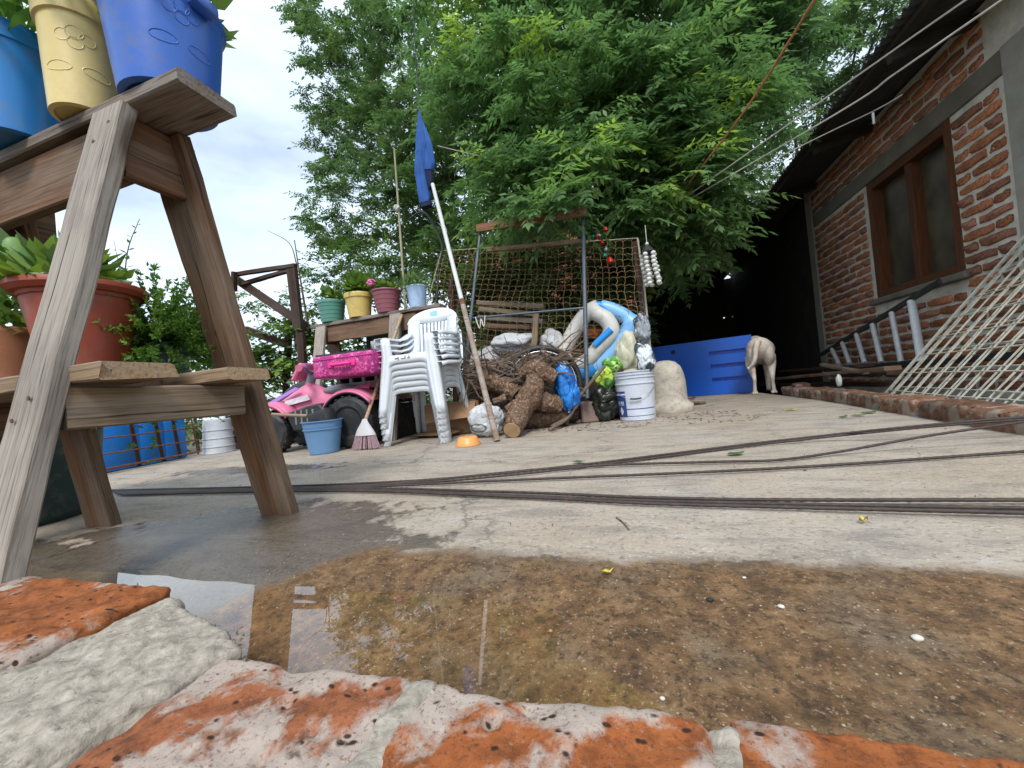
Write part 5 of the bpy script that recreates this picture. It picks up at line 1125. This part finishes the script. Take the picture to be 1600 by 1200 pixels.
t = thing('orange_cloth', 'orange cloth scrap seen through the middle of the inflatable float', 'cloth', fp(928, 530, .12)); m = lump(fp(926, 520, .1), (.11, .05, .05), .3, 3, 7, 4); m.build('cloth_body', M_('orange_cloth', (.50, .15, .04), .8, .2), t, 70, M=I4)

# ------------------------------------------------------------------ labelled bucket, concrete bell, blue panel
wb = bucket('white paint bucket with blue label and white diamond on the floor', .018, 3.17, .150, .132, .365, plastic('paint_bucket_white', (.58, .62, .70), .4, .35), (.76, .86, .93))
LABB = M_('label_blue', (.03, .07, .24), .5, .1, 12); LABW = M_('label_white', (.72, .76, .80), .5, .08, 12)
def on_bucket(nm, mt, z0, z1, a0, a1, lift, poly=None):
    rr = lambda z: .132 + .018 * z / .365 + lift
    m = MB()
    if poly is None:
        n = max(3, int((a1 - a0) / .06)); m.strip([Vector((rr(z1) * math.cos(a0 + (a1 - a0) * i / n), rr(z1) * math.sin(a0 + (a1 - a0) * i / n), z1)) for i in range(n + 1)], [Vector((rr(z0) * math.cos(a0 + (a1 - a0) * i / n), rr(z0) * math.sin(a0 + (a1 - a0) * i / n), z0)) for i in range(n + 1)])
    else:
        m.add([Vector((rr(z) * math.cos(a), rr(z) * math.sin(a), z)) for a, z in poly], [tuple(range(len(poly)))])
    return m.build(nm, mt, wb, 60)
ca = math.atan2(-3.17, -.018)            # towards the camera
on_bucket('label', LABB, .030, .225, ca - 1.35, ca - .55, .0014)
on_bucket('label_band', LABW, .195, .207, ca - 1.35, ca - .55, .0022)
on_bucket('diamond_mark', LABW, 0, 0, 0, 0, .0030, [(ca - .90, .040), (ca - .76, .075), (ca - .90, .110), (ca - 1.04, .075)])
on_bucket('diamond_mark', LABB, 0, 0, 0, 0, .0036, [(ca - .90, .066), (ca - .865, .075), (ca - .90, .084), (ca - .935, .075)])
for a0 in (-1.12, -1.04, -.90, -.82, -.74): on_bucket('label_lettering', LABW, .128, .150, ca + a0, ca + a0 + .045, .0028); on_bucket('label_lettering', LABW, .120, .1245, ca + a0, ca + a0 + .06, .0028)
on_bucket('label_stripe', LABB, .086, .092, ca - .55, ca + 1.2, .0014); on_bucket('label_stripe', LABB, .034, .038, ca - .55, ca + 1.2, .0014)
m = MB(); rb_ = .153; m.tube(polyline([(rb_ * math.cos(ca - 1.4), rb_ * math.sin(ca - 1.4), .25), (.158 * math.cos(ca - .6), .158 * math.sin(ca - .6), .185), (.160 * math.cos(ca), .160 * math.sin(ca), .165), (.158 * math.cos(ca + .6), .158 * math.sin(ca + .6), .195), (rb_ * math.cos(ca + 1.4), rb_ * math.sin(ca + 1.4), .25)], 6), .002, 5); hn = m.build('bail_handle', MATS['alloy'], wb, 60)
m = MB(); m.tube([(.161 * math.cos(ca - .25), .161 * math.sin(ca - .25), .167), (.163 * math.cos(ca), .163 * math.sin(ca), .164), (.161 * math.cos(ca + .25), .161 * math.sin(ca + .25), .168)], .006, 7); m.build('grip', BLK, hn, 60, M=W[wb])
m = lump((0, 0, .335), (.125, .125, .05), .3, 3, 5, 4); m.build('rubbish_fill', M_('mixed_rubbish', (.42, .40, .33), .6, .4, 9, col2=(.3, .2, .06)), wb, 70)
BELM = M_('pale_concrete_cast', (.44, .40, .335), .9, .22, 9, col2=(.30, .26, .21), c2at=.62, dirt=.8, dirtc=(.14, .115, .085), bst=.7, bsc=60)
t = thing('concrete_bell', 'pale bell shaped concrete casting with flared foot beside the white bucket', 'concrete casting', (.285, 3.66, .001)); m = MB()
m.lathe([(.205, 0), (.21, .02), (.205, .055), (.18, .075), (.163, .10), (.160, .18), (.157, .26), (.148, .33), (.128, .385), (.09, .425), (.04, .442), (.001, .445)], 40, wob=.03); m.build('bell_body', BELM, t, 50)
PB = M_('panel_blue', (.008, .115, .62), .30, .06, 4, dirt=.15, bst=.06)
t = thing('blue_plastic_panel', 'big strong blue plastic panel with three slots standing by the dog', 'panel', (.85, 5.5, 0)); q0, q1 = Vector((.30, 5.72, .005)), Vector((1.44, 5.42, .005)); Mp = frame(q0, q1)
m = MB(); Lp = (q1 - q0).length
# face split round the three slots
sx0, sx1 = Lp - .47, Lp - .075; zs_ = [0, .165, .212, .335, .382, .498, .548, .70]
m.box(0, sx0, -.03, .03, 0, .70); m.box(sx1, Lp, -.03, .03, 0, .70)
for i in range(0, 8, 2): m.box(sx0, sx1, -.03, .03, zs_[i], zs_[i + 1])
for i in (1, 3, 5): m.box(sx0, sx1, .022, .03, zs_[i], zs_[i + 1])
for zz in (.185, .355, .52):
    for k in range(5): m.box(sx0 + .01 + k * .092, sx0 + .025 + k * .092, -.005, .024, zz - .024, zz + .0)
m.build('panel_body', PB, t, 30, M=Mp)
for x_, z_ in ((.28, .60), (.24, .46)):
    mm = MB(); mm.lathe([(.030, 0), (.030, .004), (.022, .006), (.022, -.001)], 16); mm.build('screw_hole', M_('hole_blue', (.004, .02, .10), .6), t, 50, M=Mp @ Matrix.Translation((x_, -.0305, z_)) @ Matrix.Rotation(R_(90), 4, 'X'))

# ------------------------------------------------------------------ dog seen from behind
DGM, nt, b = newmat('cream_fur'); v = coords(nt)
c = ramp(nt, nz(nt, v, 5, 4, .6), [(.35, (.60, .49, .39)), (.6, (.80, .73, .64))]); c = mixc(nt, ramp(nt, nz(nt, v, 13, 5, .6), [(.55, 0.), (.7, .5)]), c, (.36, .25, .18))
c = mixc(nt, ramp(nt, nz(nt, coords(nt, (60, 60, 12)), 3, 3, .6), [(.3, .35), (.5, 0.)]), c, (.34, .28, .22)); setv(nt, b.inputs['Base Color'], c); b.inputs['Roughness'].default_value = .85; bump(nt, b, nz(nt, coords(nt, (90, 90, 20)), 3, 3, .6), .5, .006)
dog = thing('dog', 'cream white dog seen from behind with its tail hanging down by the blue panel', 'dog', (1.40, 5.0, .0), rz=R_(-10))
m = MB()
def chain(pts, rs, n=14, sq=1.): m.tube(polyline(pts, 4), np.interp(np.linspace(0, len(pts) - 1, (len(pts) - 1) * 4 + 1), range(len(pts)), rs), n, sq=sq)
# trunk runs away (+y); hips at y=0
m.ball((0, .05, .515), (.128, .16, .125), 22, 16); m.ball((.045, .28, .50), (.132, .22, .130), 22, 16); m.ball((.04, .50, .50), (.138, .20, .170), 22, 16); m.ball((.02, .64, .55), (.13, .14, .15), 18, 12)
chain([(.02, .68, .56), (.03, .80, .52), (.03, .90, .44)], [.11, .085, .075]); m.ball((.03, .96, .40), (.075, .085, .085), 14, 10); chain([(.03, 1.0, .38), (.03, 1.09, .32)], [.05, .035])
for s in (-1, 1):
    m.ball((s * .080, .03, .44), (.058, .12, .125), 18, 14)
    chain([(s * .095, .05, .43), (s * .100, .06, .33), (s * .092, .0, .25), (s * .086, -.055, .185), (s * .086, -.045, .12), (s * .090, -.03, .035)], [.056, .048, .033, .021, .017, .021])
    m.ball((s * .090, -.005, .022), (.032, .055, .022), 12, 8)
    chain([(s * .09 + .02, .52, .42), (s * .09 + .02, .54, .28), (s * .085 + .02, .52, .15), (s * .085 + .02, .53, .035)], [.06, .04, .030, .026]); m.ball((s * .085 + .02, .56, .022), (.03, .055, .022), 12, 8)
    m.ball((.03 + s * .07, .93, .45), (.022, .02, .05), 10, 8)
chain([(-.02, -.085, .585), (-.035, -.135, .56), (-.055, -.165, .49), (-.07, -.165, .40), (-.10, -.155, .335), (-.135, -.145, .305)], [.034, .032, .028, .024, .018, .010])
bod = m.build('body', DGM, dog, 0); md = bod.modifiers.new('one_skin', 'REMESH'); md.mode = 'VOXEL'; md.voxel_size = .0075; md.use_smooth_shade = True
md = bod.modifiers.new('soften', 'SMOOTH'); md.factor = .5; md.iterations = 4
for s in (-1, 1):
    m = MB()
    for k in (-1, 0, 1): m.ball((s * .090 + k * .018, -.05, .014), (.011, .018, .014), 8, 6)
    m.build('toes', DGM, dog, 60)
m = MB(); m.ball((-.138, -.145, .303), (.012, .012, .014), 8, 6); m.build('tail_tip', M_('white_fur', (.75, .74, .72), .9), dog, 60)
# ------------------------------------------------------------------ wind chime, ornaments
t = thing('shell_wind_chime', 'wind chime of white shells hanging under a dark cone by the mesh corner', 'wind chime', PY(1013, 380, 3.4)); SHW = M_('white_shell', (.62, .62, .58), .5, .15, 20)
c0 = PY(1011, 384, 3.38); m = MB(); m.lathe([(.06, -.055), (.05, -.045), (.02, 0), (.001, .005)], 20, c0 + Vector((0, 0, -.0))); m.build('cone_cap', BLK, t, 50, M=I4)
m = MB(); m.ball(c0 + Vector((0, 0, .015)), .014, 10, 8); m.build('top_bead', SHW, t, 60, M=I4)
for k in range(5):
    a = k * 2 * math.pi / 5 + .4; px, py = .052 * math.cos(a), .052 * math.sin(a); m = MB()
    for j in range(8): m.ball(c0 + Vector((px + rng.uniform(-.006, .006) + .006 * j * .5, py, -.075 - .034 * j)), (.021, .019, .016), 9, 6)
    m.tube([c0 + Vector((px, py, -.05)), c0 + Vector((px + .02, py, -.33))], .001, 4); m.build('shell_string', SHW, t, 60, M=I4)
m = MB(); m.tube([c0 + Vector((0, 0, .02)), PY(1008, 352, 3.40)], .0025, 5); m.build('cord', SHW, t, 50, M=I4)
t = thing('bell_garland', 'string of red and green metallic bells hanging from the branch above the mesh', 'garland', PY(930, 350, 3.38)); REDM = M_('shiny_red', (.55, .03, .02), .2, .1, metal=.6, bst=0); GRM = M_('shiny_green', (.02, .35, .22), .2, .1, metal=.6, bst=0); SIL = M_('shiny_silver', (.65, .68, .72), .2, .05, metal=.8, bst=0)
def bell(u, v, r, mt):
    c = PY(u, v, 3.37); m = MB(); m.lathe([(r, 0), (r * .85, r * .3), (r * .6, r * .9), (r * .4, r * 1.3), (.001, r * 1.5)], 18, c + Vector((0, 0, -r))); m.ball(c + Vector((0, 0, -r)), r * .3, 8, 6); m.build('bell', mt, t, 50, M=I4)
bell(953, 404, .034, REDM); bell(945, 397, .022, GRM); bell(947, 387, .024, SIL); bell(940, 377, .024, REDM); bell(936, 366, .020, SIL); bell(946, 356, .026, REDM); bell(933, 367, .022, REDM); bell(926, 368, .02, GRM)
m = MB(); m.tube(polyline([PY(926, 360, 3.39), PY(940, 372, 3.38), PY(953, 400, 3.37)], 5), .002, 5); m.build('string', BLK, t, 50, M=I4)
# ------------------------------------------------------------------ hanging trousers and lines
DEN = M_('blue_denim', (.018, .085, .30), .85, .22, 7, col2=(.012, .05, .20), bst=.35, bsc=70)
t = thing('hanging_trousers', 'blue trousers hanging from a thin cable above the leaning pole', 'trousers', PY(655, 172, 3.30)); TYY = 3.28
def cloth(nm, pts, rs, mt, sq=.6):
    q_ = polyline([PY(*p, TYY) for p in pts], 8); rs = np.interp(np.linspace(0, 1, len(q_)), np.linspace(0, 1, len(rs)), rs); m = MB(); m.tube(q_, list(rs), 28, sq=sq)
    for i, p in enumerate(m.v):
        c = q_[min(i // 28, len(q_) - 1)]; d = p - c; a = math.atan2(d.y, d.x); m.v[i] = c + d * (1 + .20 * math.sin(a * 4 + p.z * 5) + .22 * noise.noise(Vector((math.cos(a) * 1.5, math.sin(a) * 1.5, p.z * 7))))
    m.build(nm, mt, t, 60, M=I4)
cloth('long_leg', [(655, 172), (657, 220), (659, 270), (665, 318)], [.008, .035, .052, .062, .060], DEN); cloth('folded_leg', [(658, 185), (668, 225), (672, 255), (671, 266)], [.008, .036, .046, .044], DEN)
cloth('cuff', [(665, 310), (667, 324)], [.052, .058], M_('dark_denim', (.006, .012, .05), .9)); cloth('dark_pocket', [(671, 260), (672, 285), (668, 296)], [.035, .032, .015], MATS['dark_denim'])
def line(name, label, cat, pts, r, mt, n=10):
    pts = [Vector(p) for p in pts]; t = thing(name, label, cat, pts[0]); m = MB(); m.tube(polyline(pts, n), r, 6); m.build(name.split('_')[-1] + '_strand', mt, t, 60, M=I4); return t
line('thin_cable', 'thin dark cable dropping from above to the blue trousers', 'cable', [PY(640, -120, 3.4), PY(648, 60, 3.34), PY(655, 174, TYY)], .005, BLK)
CORD = M_('pale_cord', (.52, .49, .43), .7, .15, 20, bst=.2); ORC = M_('orange_rope', (.42, .17, .07), .8, .3, 20, bst=.3)
AN = PY(1042, 329, 4.35)
line('orange_rope', 'worn orange rope running from the tree up to the top edge', 'rope', [AN, PY(1160, 178, 3.3), PY(1285, -20, 2.5)], .008, ORC)
line('clothes_line', 'uppermost pale clothes line crossing the dark roof at right', 'rope', [AN, PY(1340, 118, 2.75), PY(1530, -15, 2.2)], .005, CORD)
line('clothes_line', 'second pale clothes line just below the uppermost at right', 'rope', [AN + Vector((0, .02, -.01)), PY(1303, 180, 3.0), PY(1400, 114, 2.6), PY(1600, -24, 2.1)], .0055, CORD)
line('clothes_line', 'lowest thin clothes line ending in a peg under the roof edge', 'rope', [AN + Vector((0, .04, -.02)), PY(1260, 224, 3.9), PY(1364, 174, 3.6), PY(1410, 148, 3.45)], .004, CORD)
t = thing('clothes_peg', 'white peg hanging on the lowest clothes line', 'peg', PY(1364, 178, 3.58)); m = MB(); m.box(-.006, .006, -.008, .008, -.075, .01); m.build('peg_body', SHW, t, 30, .003)
line('white_string', 'short white string stretched from the pole top into the leaves', 'string', [PY(684, 228, 3.25), PY(725, 238, 3.35), PY(762, 247, 3.5)], .004, CORD)

# ------------------------------------------------------------------ ladder and debris in the drop, welded mesh panels
ALU = M_('dull_aluminium', (.62, .63, .64), .5, .1, 8, dirt=.3, metal=.15, bst=.05)
t = thing('aluminium_ladder', 'aluminium ladder on its side along the foot of the house wall', 'ladder', (2.25, 4.4, .2))
LA, LB = PX(1283, 554, 2.28), PX(1478, 434, 2.28); LC, LD = PX(1288, 578, 2.20), PX(1420, 568, 2.20); dL = (LD - LC); LD2 = LC + dL * 1.75
LB2 = LA + (LB - LA) * .97
board('stile', LA, LB2, .025, .045, BLK, t); board('stile', LC, LD2, .025, .05, BLK, t)
for i, u in enumerate((1302, 1318, 1340, 1365, 1395, 1426)):
    f = (u - 1283) / (1478 - 1283); a = PX(u - 2, 554 - (554 - 434) * f + 4, 2.27); b_2 = PX(u + 9 + i, 570 - i * 1.0, 2.19); m = MB(); m.tube([a, b_2], .030, 12, sq=.7); m.build('rung', ALU, t, 50, M=I4)
t = thing('scrap_boards', 'dark scrap boards lying in the drop behind the right kerb', 'boards', (1.9, 4.2, -.42))
for (a, b_2, x0, x1, w_, mt) in (((1212, 592), (1395, 575), 1.72, 1.72, .10, BROWNWOOD), ((1225, 580), (1350, 571), 1.95, 1.95, .14, DARKWOOD), ((1285, 570), (1352, 582), 1.85, 1.78, .05, PALEWOOD), ((1320, 586), (1400, 582), 1.9, 1.9, .12, DARKWOOD), ((1230, 600), (1400, 600), 2.0, 2.0, .2, DARKWOOD)):
    board('scrap_board', PX(*a, x0), PX(*b_2, x1), w_, .03, mt, t)
m = MB(); m.box(1.52, 2.2, 1.2, 6.0, -.419, -.12); m.build('earth_fill', SOIL, t, 0, M=I4)
t = thing('water_bottle', 'small clear white bottle lying at the kerb edge in the drop', 'bottle', PX(1312, 600, 1.6)); m = lump(PX(1311, 595, 1.58), (.02, .02, .05), .2, 3, 3, 3); m.build('bottle_body', SHW, t, 60, M=I4)
WMP = M_('weathered_steel_wire', (.50, .48, .40), .55, .2, 18, col2=(.28, .15, .06), c2at=.62, bst=.1)
def weld(label, off, nx_, ny_, dj, skew):
    t = thing('welded_mesh_panel', label, 'mesh panel', (1.75, 3.4, .05), group='welded mesh panels leaning by the house')
    c0 = Vector((1.735, 3.50, .02)) + off; cu = Vector((2.425, 3.26, .985)) + off; e = (cu - c0); bdir = (Vector((1.50, 2.10, .04)) - Vector((1.735, 3.50, .02))).normalized()
    bdir = (bdir + Vector((0, 0, skew))).normalized()
    for i in range(nx_):
        p = c0 + bdir * (.13 * i + dj); m = MB(); m.tube([p - e * .03, p + e * .55 + Vector((rng.uniform(-.006, .006), rng.uniform(-.006, .006), 0)), p + e * 1.06], .0044 if i else .010, 5); m.build('long_wire', WMP, t, 60, M=I4)
    for j in range(ny_):
        f = .04 + .95 * j / (ny_ - 1) + dj * .8; p = c0 + e * f; m = MB(); m.tube([p, p + bdir * .8 + Vector((0, 0, rng.uniform(-.008, .008))), p + bdir * .13 * (nx_ - 1)], .0044, 5); m.build('cross_wire', WMP, t, 60, M=I4)
    return t
weld('front welded steel mesh panel leaning between kerb and house wall', Vector((0, 0, 0)), 13, 9, 0, 0); weld('rear welded steel mesh panel just behind the front one by the wall', Vector((.03, -.015, .004)), 13, 9, .022, .002)

# ------------------------------------------------------------------ reinforcing bars across the slab
RBM = M_('dark_rebar', (.045, .032, .028), .6, .3, 22, col2=(.08, .045, .033), bst=.6, bsc=160)
RX_ = .0048
def rebar(label, px):
    pts = [G(u, v, z) for u, v, z in px]; t = thing('reinforcing_bar', label, 'rebar', pts[0], group='reinforcing bars on the slab'); q_ = polyline(pts, 10); fine = []
    for a, b_2 in zip(q_, q_[1:]):
        n = max(1, int((b_2 - a).length / .011)); fine += [a.lerp(b_2, i / n) for i in range(n)]
    fine.append(q_[-1]); m = MB(); m.tube(fine, [RX_ * (1.0 if i % 2 else .86) for i in range(len(fine))], 6); m.build('bar', RBM, t, 60, M=I4)
zb = .010
rebar('reinforcing bar farthest back, rising over the right kerb', [(170, 766, zb), (520, 757, zb), (800, 738, zb), (1210, 689, zb), (1440, 665, .06), (1620, 650, .075)])
rebar('reinforcing bar twinned with the farthest one, rising over the kerb', [(175, 768, zb), (525, 760, zb), (800, 742, zb), (1210, 692, zb), (1440, 668, .045), (1620, 654, .062)])
rebar('third reinforcing bar with a bend before the right kerb', [(180, 769, zb), (530, 761, zb), (870, 731, zb), (1100, 722, zb), (1210, 719, zb), (1310, 706, .014), (1450, 681, .045), (1620, 656, .078)])
rebar('fourth reinforcing bar running alone across the middle right', [(180, 770, zb), (530, 762, zb), (800, 750, zb), (1210, 732, zb), (1620, 704, zb)])
rebar('fifth reinforcing bar, upper of the three nearest', [(185, 771, zb), (520, 763, zb), (800, 769, zb), (1000, 777, zb), (1210, 781, zb), (1640, 781, zb)])
rebar('sixth reinforcing bar, middle of the three nearest', [(185, 772, zb), (520, 765, zb), (800, 774, zb), (1000, 782, zb), (1210, 787, zb), (1640, 795, zb)])
rebar('seventh reinforcing bar, nearest of all to the puddle', [(190, 773, zb), (520, 767, zb), (800, 776, zb), (1000, 786, zb), (1210, 792, zb), (1640, 802, zb)])
# ------------------------------------------------------------------ fallen leaves and pebbles
YL = M_('yellow_leaf', (.62, .52, .06), .6); GLF = M_('fallen_green_leaf', (.07, .16, .03), .6); BLF = M_('brown_leaf', (.20, .09, .035), .8)
def fallen(label, u, v, L, wd, an, mt, z=.004):
    p = G(u, v, 0); p.z = slab_z(p.x, p.y) + z; t = thing('fallen_leaf', label, 'leaf', p, rz=an, group='leaves fallen on the slab'); m = MB()
    A = [(-L / 2, 0, .004), (-L * .2, wd / 2, .006), (L * .2, wd * .45, .004), (L / 2, 0, .010), (L * .2, -wd * .45, .004), (-L * .2, -wd / 2, .006), (0, 0, .001)]
    m.add(A, [(0, 6, 1), (1, 6, 2), (2, 6, 3), (3, 6, 4), (4, 6, 5), (5, 6, 0)]); m.build('blade', mt, t, 60, thick=.0008)
fallen('yellow leaf near the edge of the wet band', 950, 898, .02, .008, .1, YL); fallen('green leaf cluster on the slab between the bars', 1150, 712, .07, .035, .3, GLF); fallen('green leaf sprig beside the bars in the middle', 905, 724, .06, .025, -.2, GLF); fallen('green leaf below the right kerb', 1358, 646, .09, .04, .2, GLF); fallen('darker green leaf left of the kerb leaf', 1342, 651, .07, .03, -.3, GLF); fallen('small green leaf on the slab near the dog', 1318, 653, .06, .03, .6, GLF); fallen('yellow leaf on the slab below the dog', 1236, 642, .09, .04, .1, YL)
fallen('brown curled leaf beside the wet patch under the stand', 218, 823, .035, .025, .6, BLF); fallen('brown leaf on the slab right of the bars', 1350, 818, .02, .01, .4, BLF); fallen('ochre leaf on the pale slab at right', 1349, 817 + 1, .018, .010, 1.4, YL)
PEB = [M_('white_pebble', (.62, .58, .5), .7), M_('ochre_pebble', (.42, .25, .1), .7), M_('black_pebble', (.02, .02, .02), .7)]
for (u, v, r, k, lab) in ((1222, 960, .0045, 0, 'round white pebble in the wet sediment'), (1435, 1009, .006, 0, 'flat white pebble in the wet sediment at right'), (1164, 914, .003, 0, 'small white pebble near the dry edge'), (1110, 946, .005, 2, 'small black stone in the wet sediment'), (860, 982, .003, 1, 'ochre pebble in the middle of the sediment'), (1035, 1090, .003, 0, 'white grit stone near the front bricks')):
    p = G(u, v, -.01); p.z = slab_z(p.x, p.y) + r * .4; t = thing('pebble', lab, 'pebble', p); m = lump((0, 0, 0), (r, r * .8, r * .55), .2, 2, int(u), 2); m.build('pebble_body', PEB[k], t, 60)
m = MB(); nrr = random.Random(3)
for i in range(900):
    x, y = nrr.uniform(-.9, 1.3), nrr.uniform(.33, .72) if i < 700 else nrr.uniform(.72, 1.6); r = nrr.uniform(.0007, .0022); z_ = slab_z(x, y); m.ball((x, y, z_ + r * .2), (r, r * .9, r * .6), 5, 3)
o = m.build('grit', M_('grit_stone', (.33, .26, .18), .85, .5, 90, bst=0), smooth=60); setprops(o, 'scattered grit lying on the wet slab', None, None, 'stuff')
litter = MB(); LR = random.Random(9)
for i in range(520):
    if i < 380: x, y = LR.uniform(-1.3, .75), LR.uniform(2.62, 3.45)
    else: x, y = LR.uniform(-3.2, 1.2), LR.uniform(.85, 3.2)
    L = LR.uniform(.012, .045) if i < 380 else LR.uniform(.004, .012); an = LR.uniform(0, 6.28); z_ = slab_z(x, y) + .003; dx, dy = math.cos(an), math.sin(an); wd = L * LR.uniform(.15, .45)
    litter.add([(x - dx * L / 2, y - dy * L / 2, z_), (x + dy * wd / 2, y - dx * wd / 2, z_ + .004), (x + dx * L / 2, y + dy * L / 2, z_ + LR.uniform(.001, .008)), (x - dy * wd / 2, y + dx * wd / 2, z_ + .002)], [(0, 1, 2, 3)])
o = litter.build('leaf_litter', M_('dry_litter', (.14, .085, .05), .9, .5, 25, col2=(.06, .04, .025), bst=0), smooth=0, thick=.0008); setprops(o, 'dry leaf litter and crumbs on the slab round the pile', None, None, 'stuff')
stick('short thin twig lying on the pale slab', [G(963, 808, .004), G(975, 818, .005), G(983, 828, .004)], .002)
# pieces that carry the loose things
scene.render.film_transparent = False
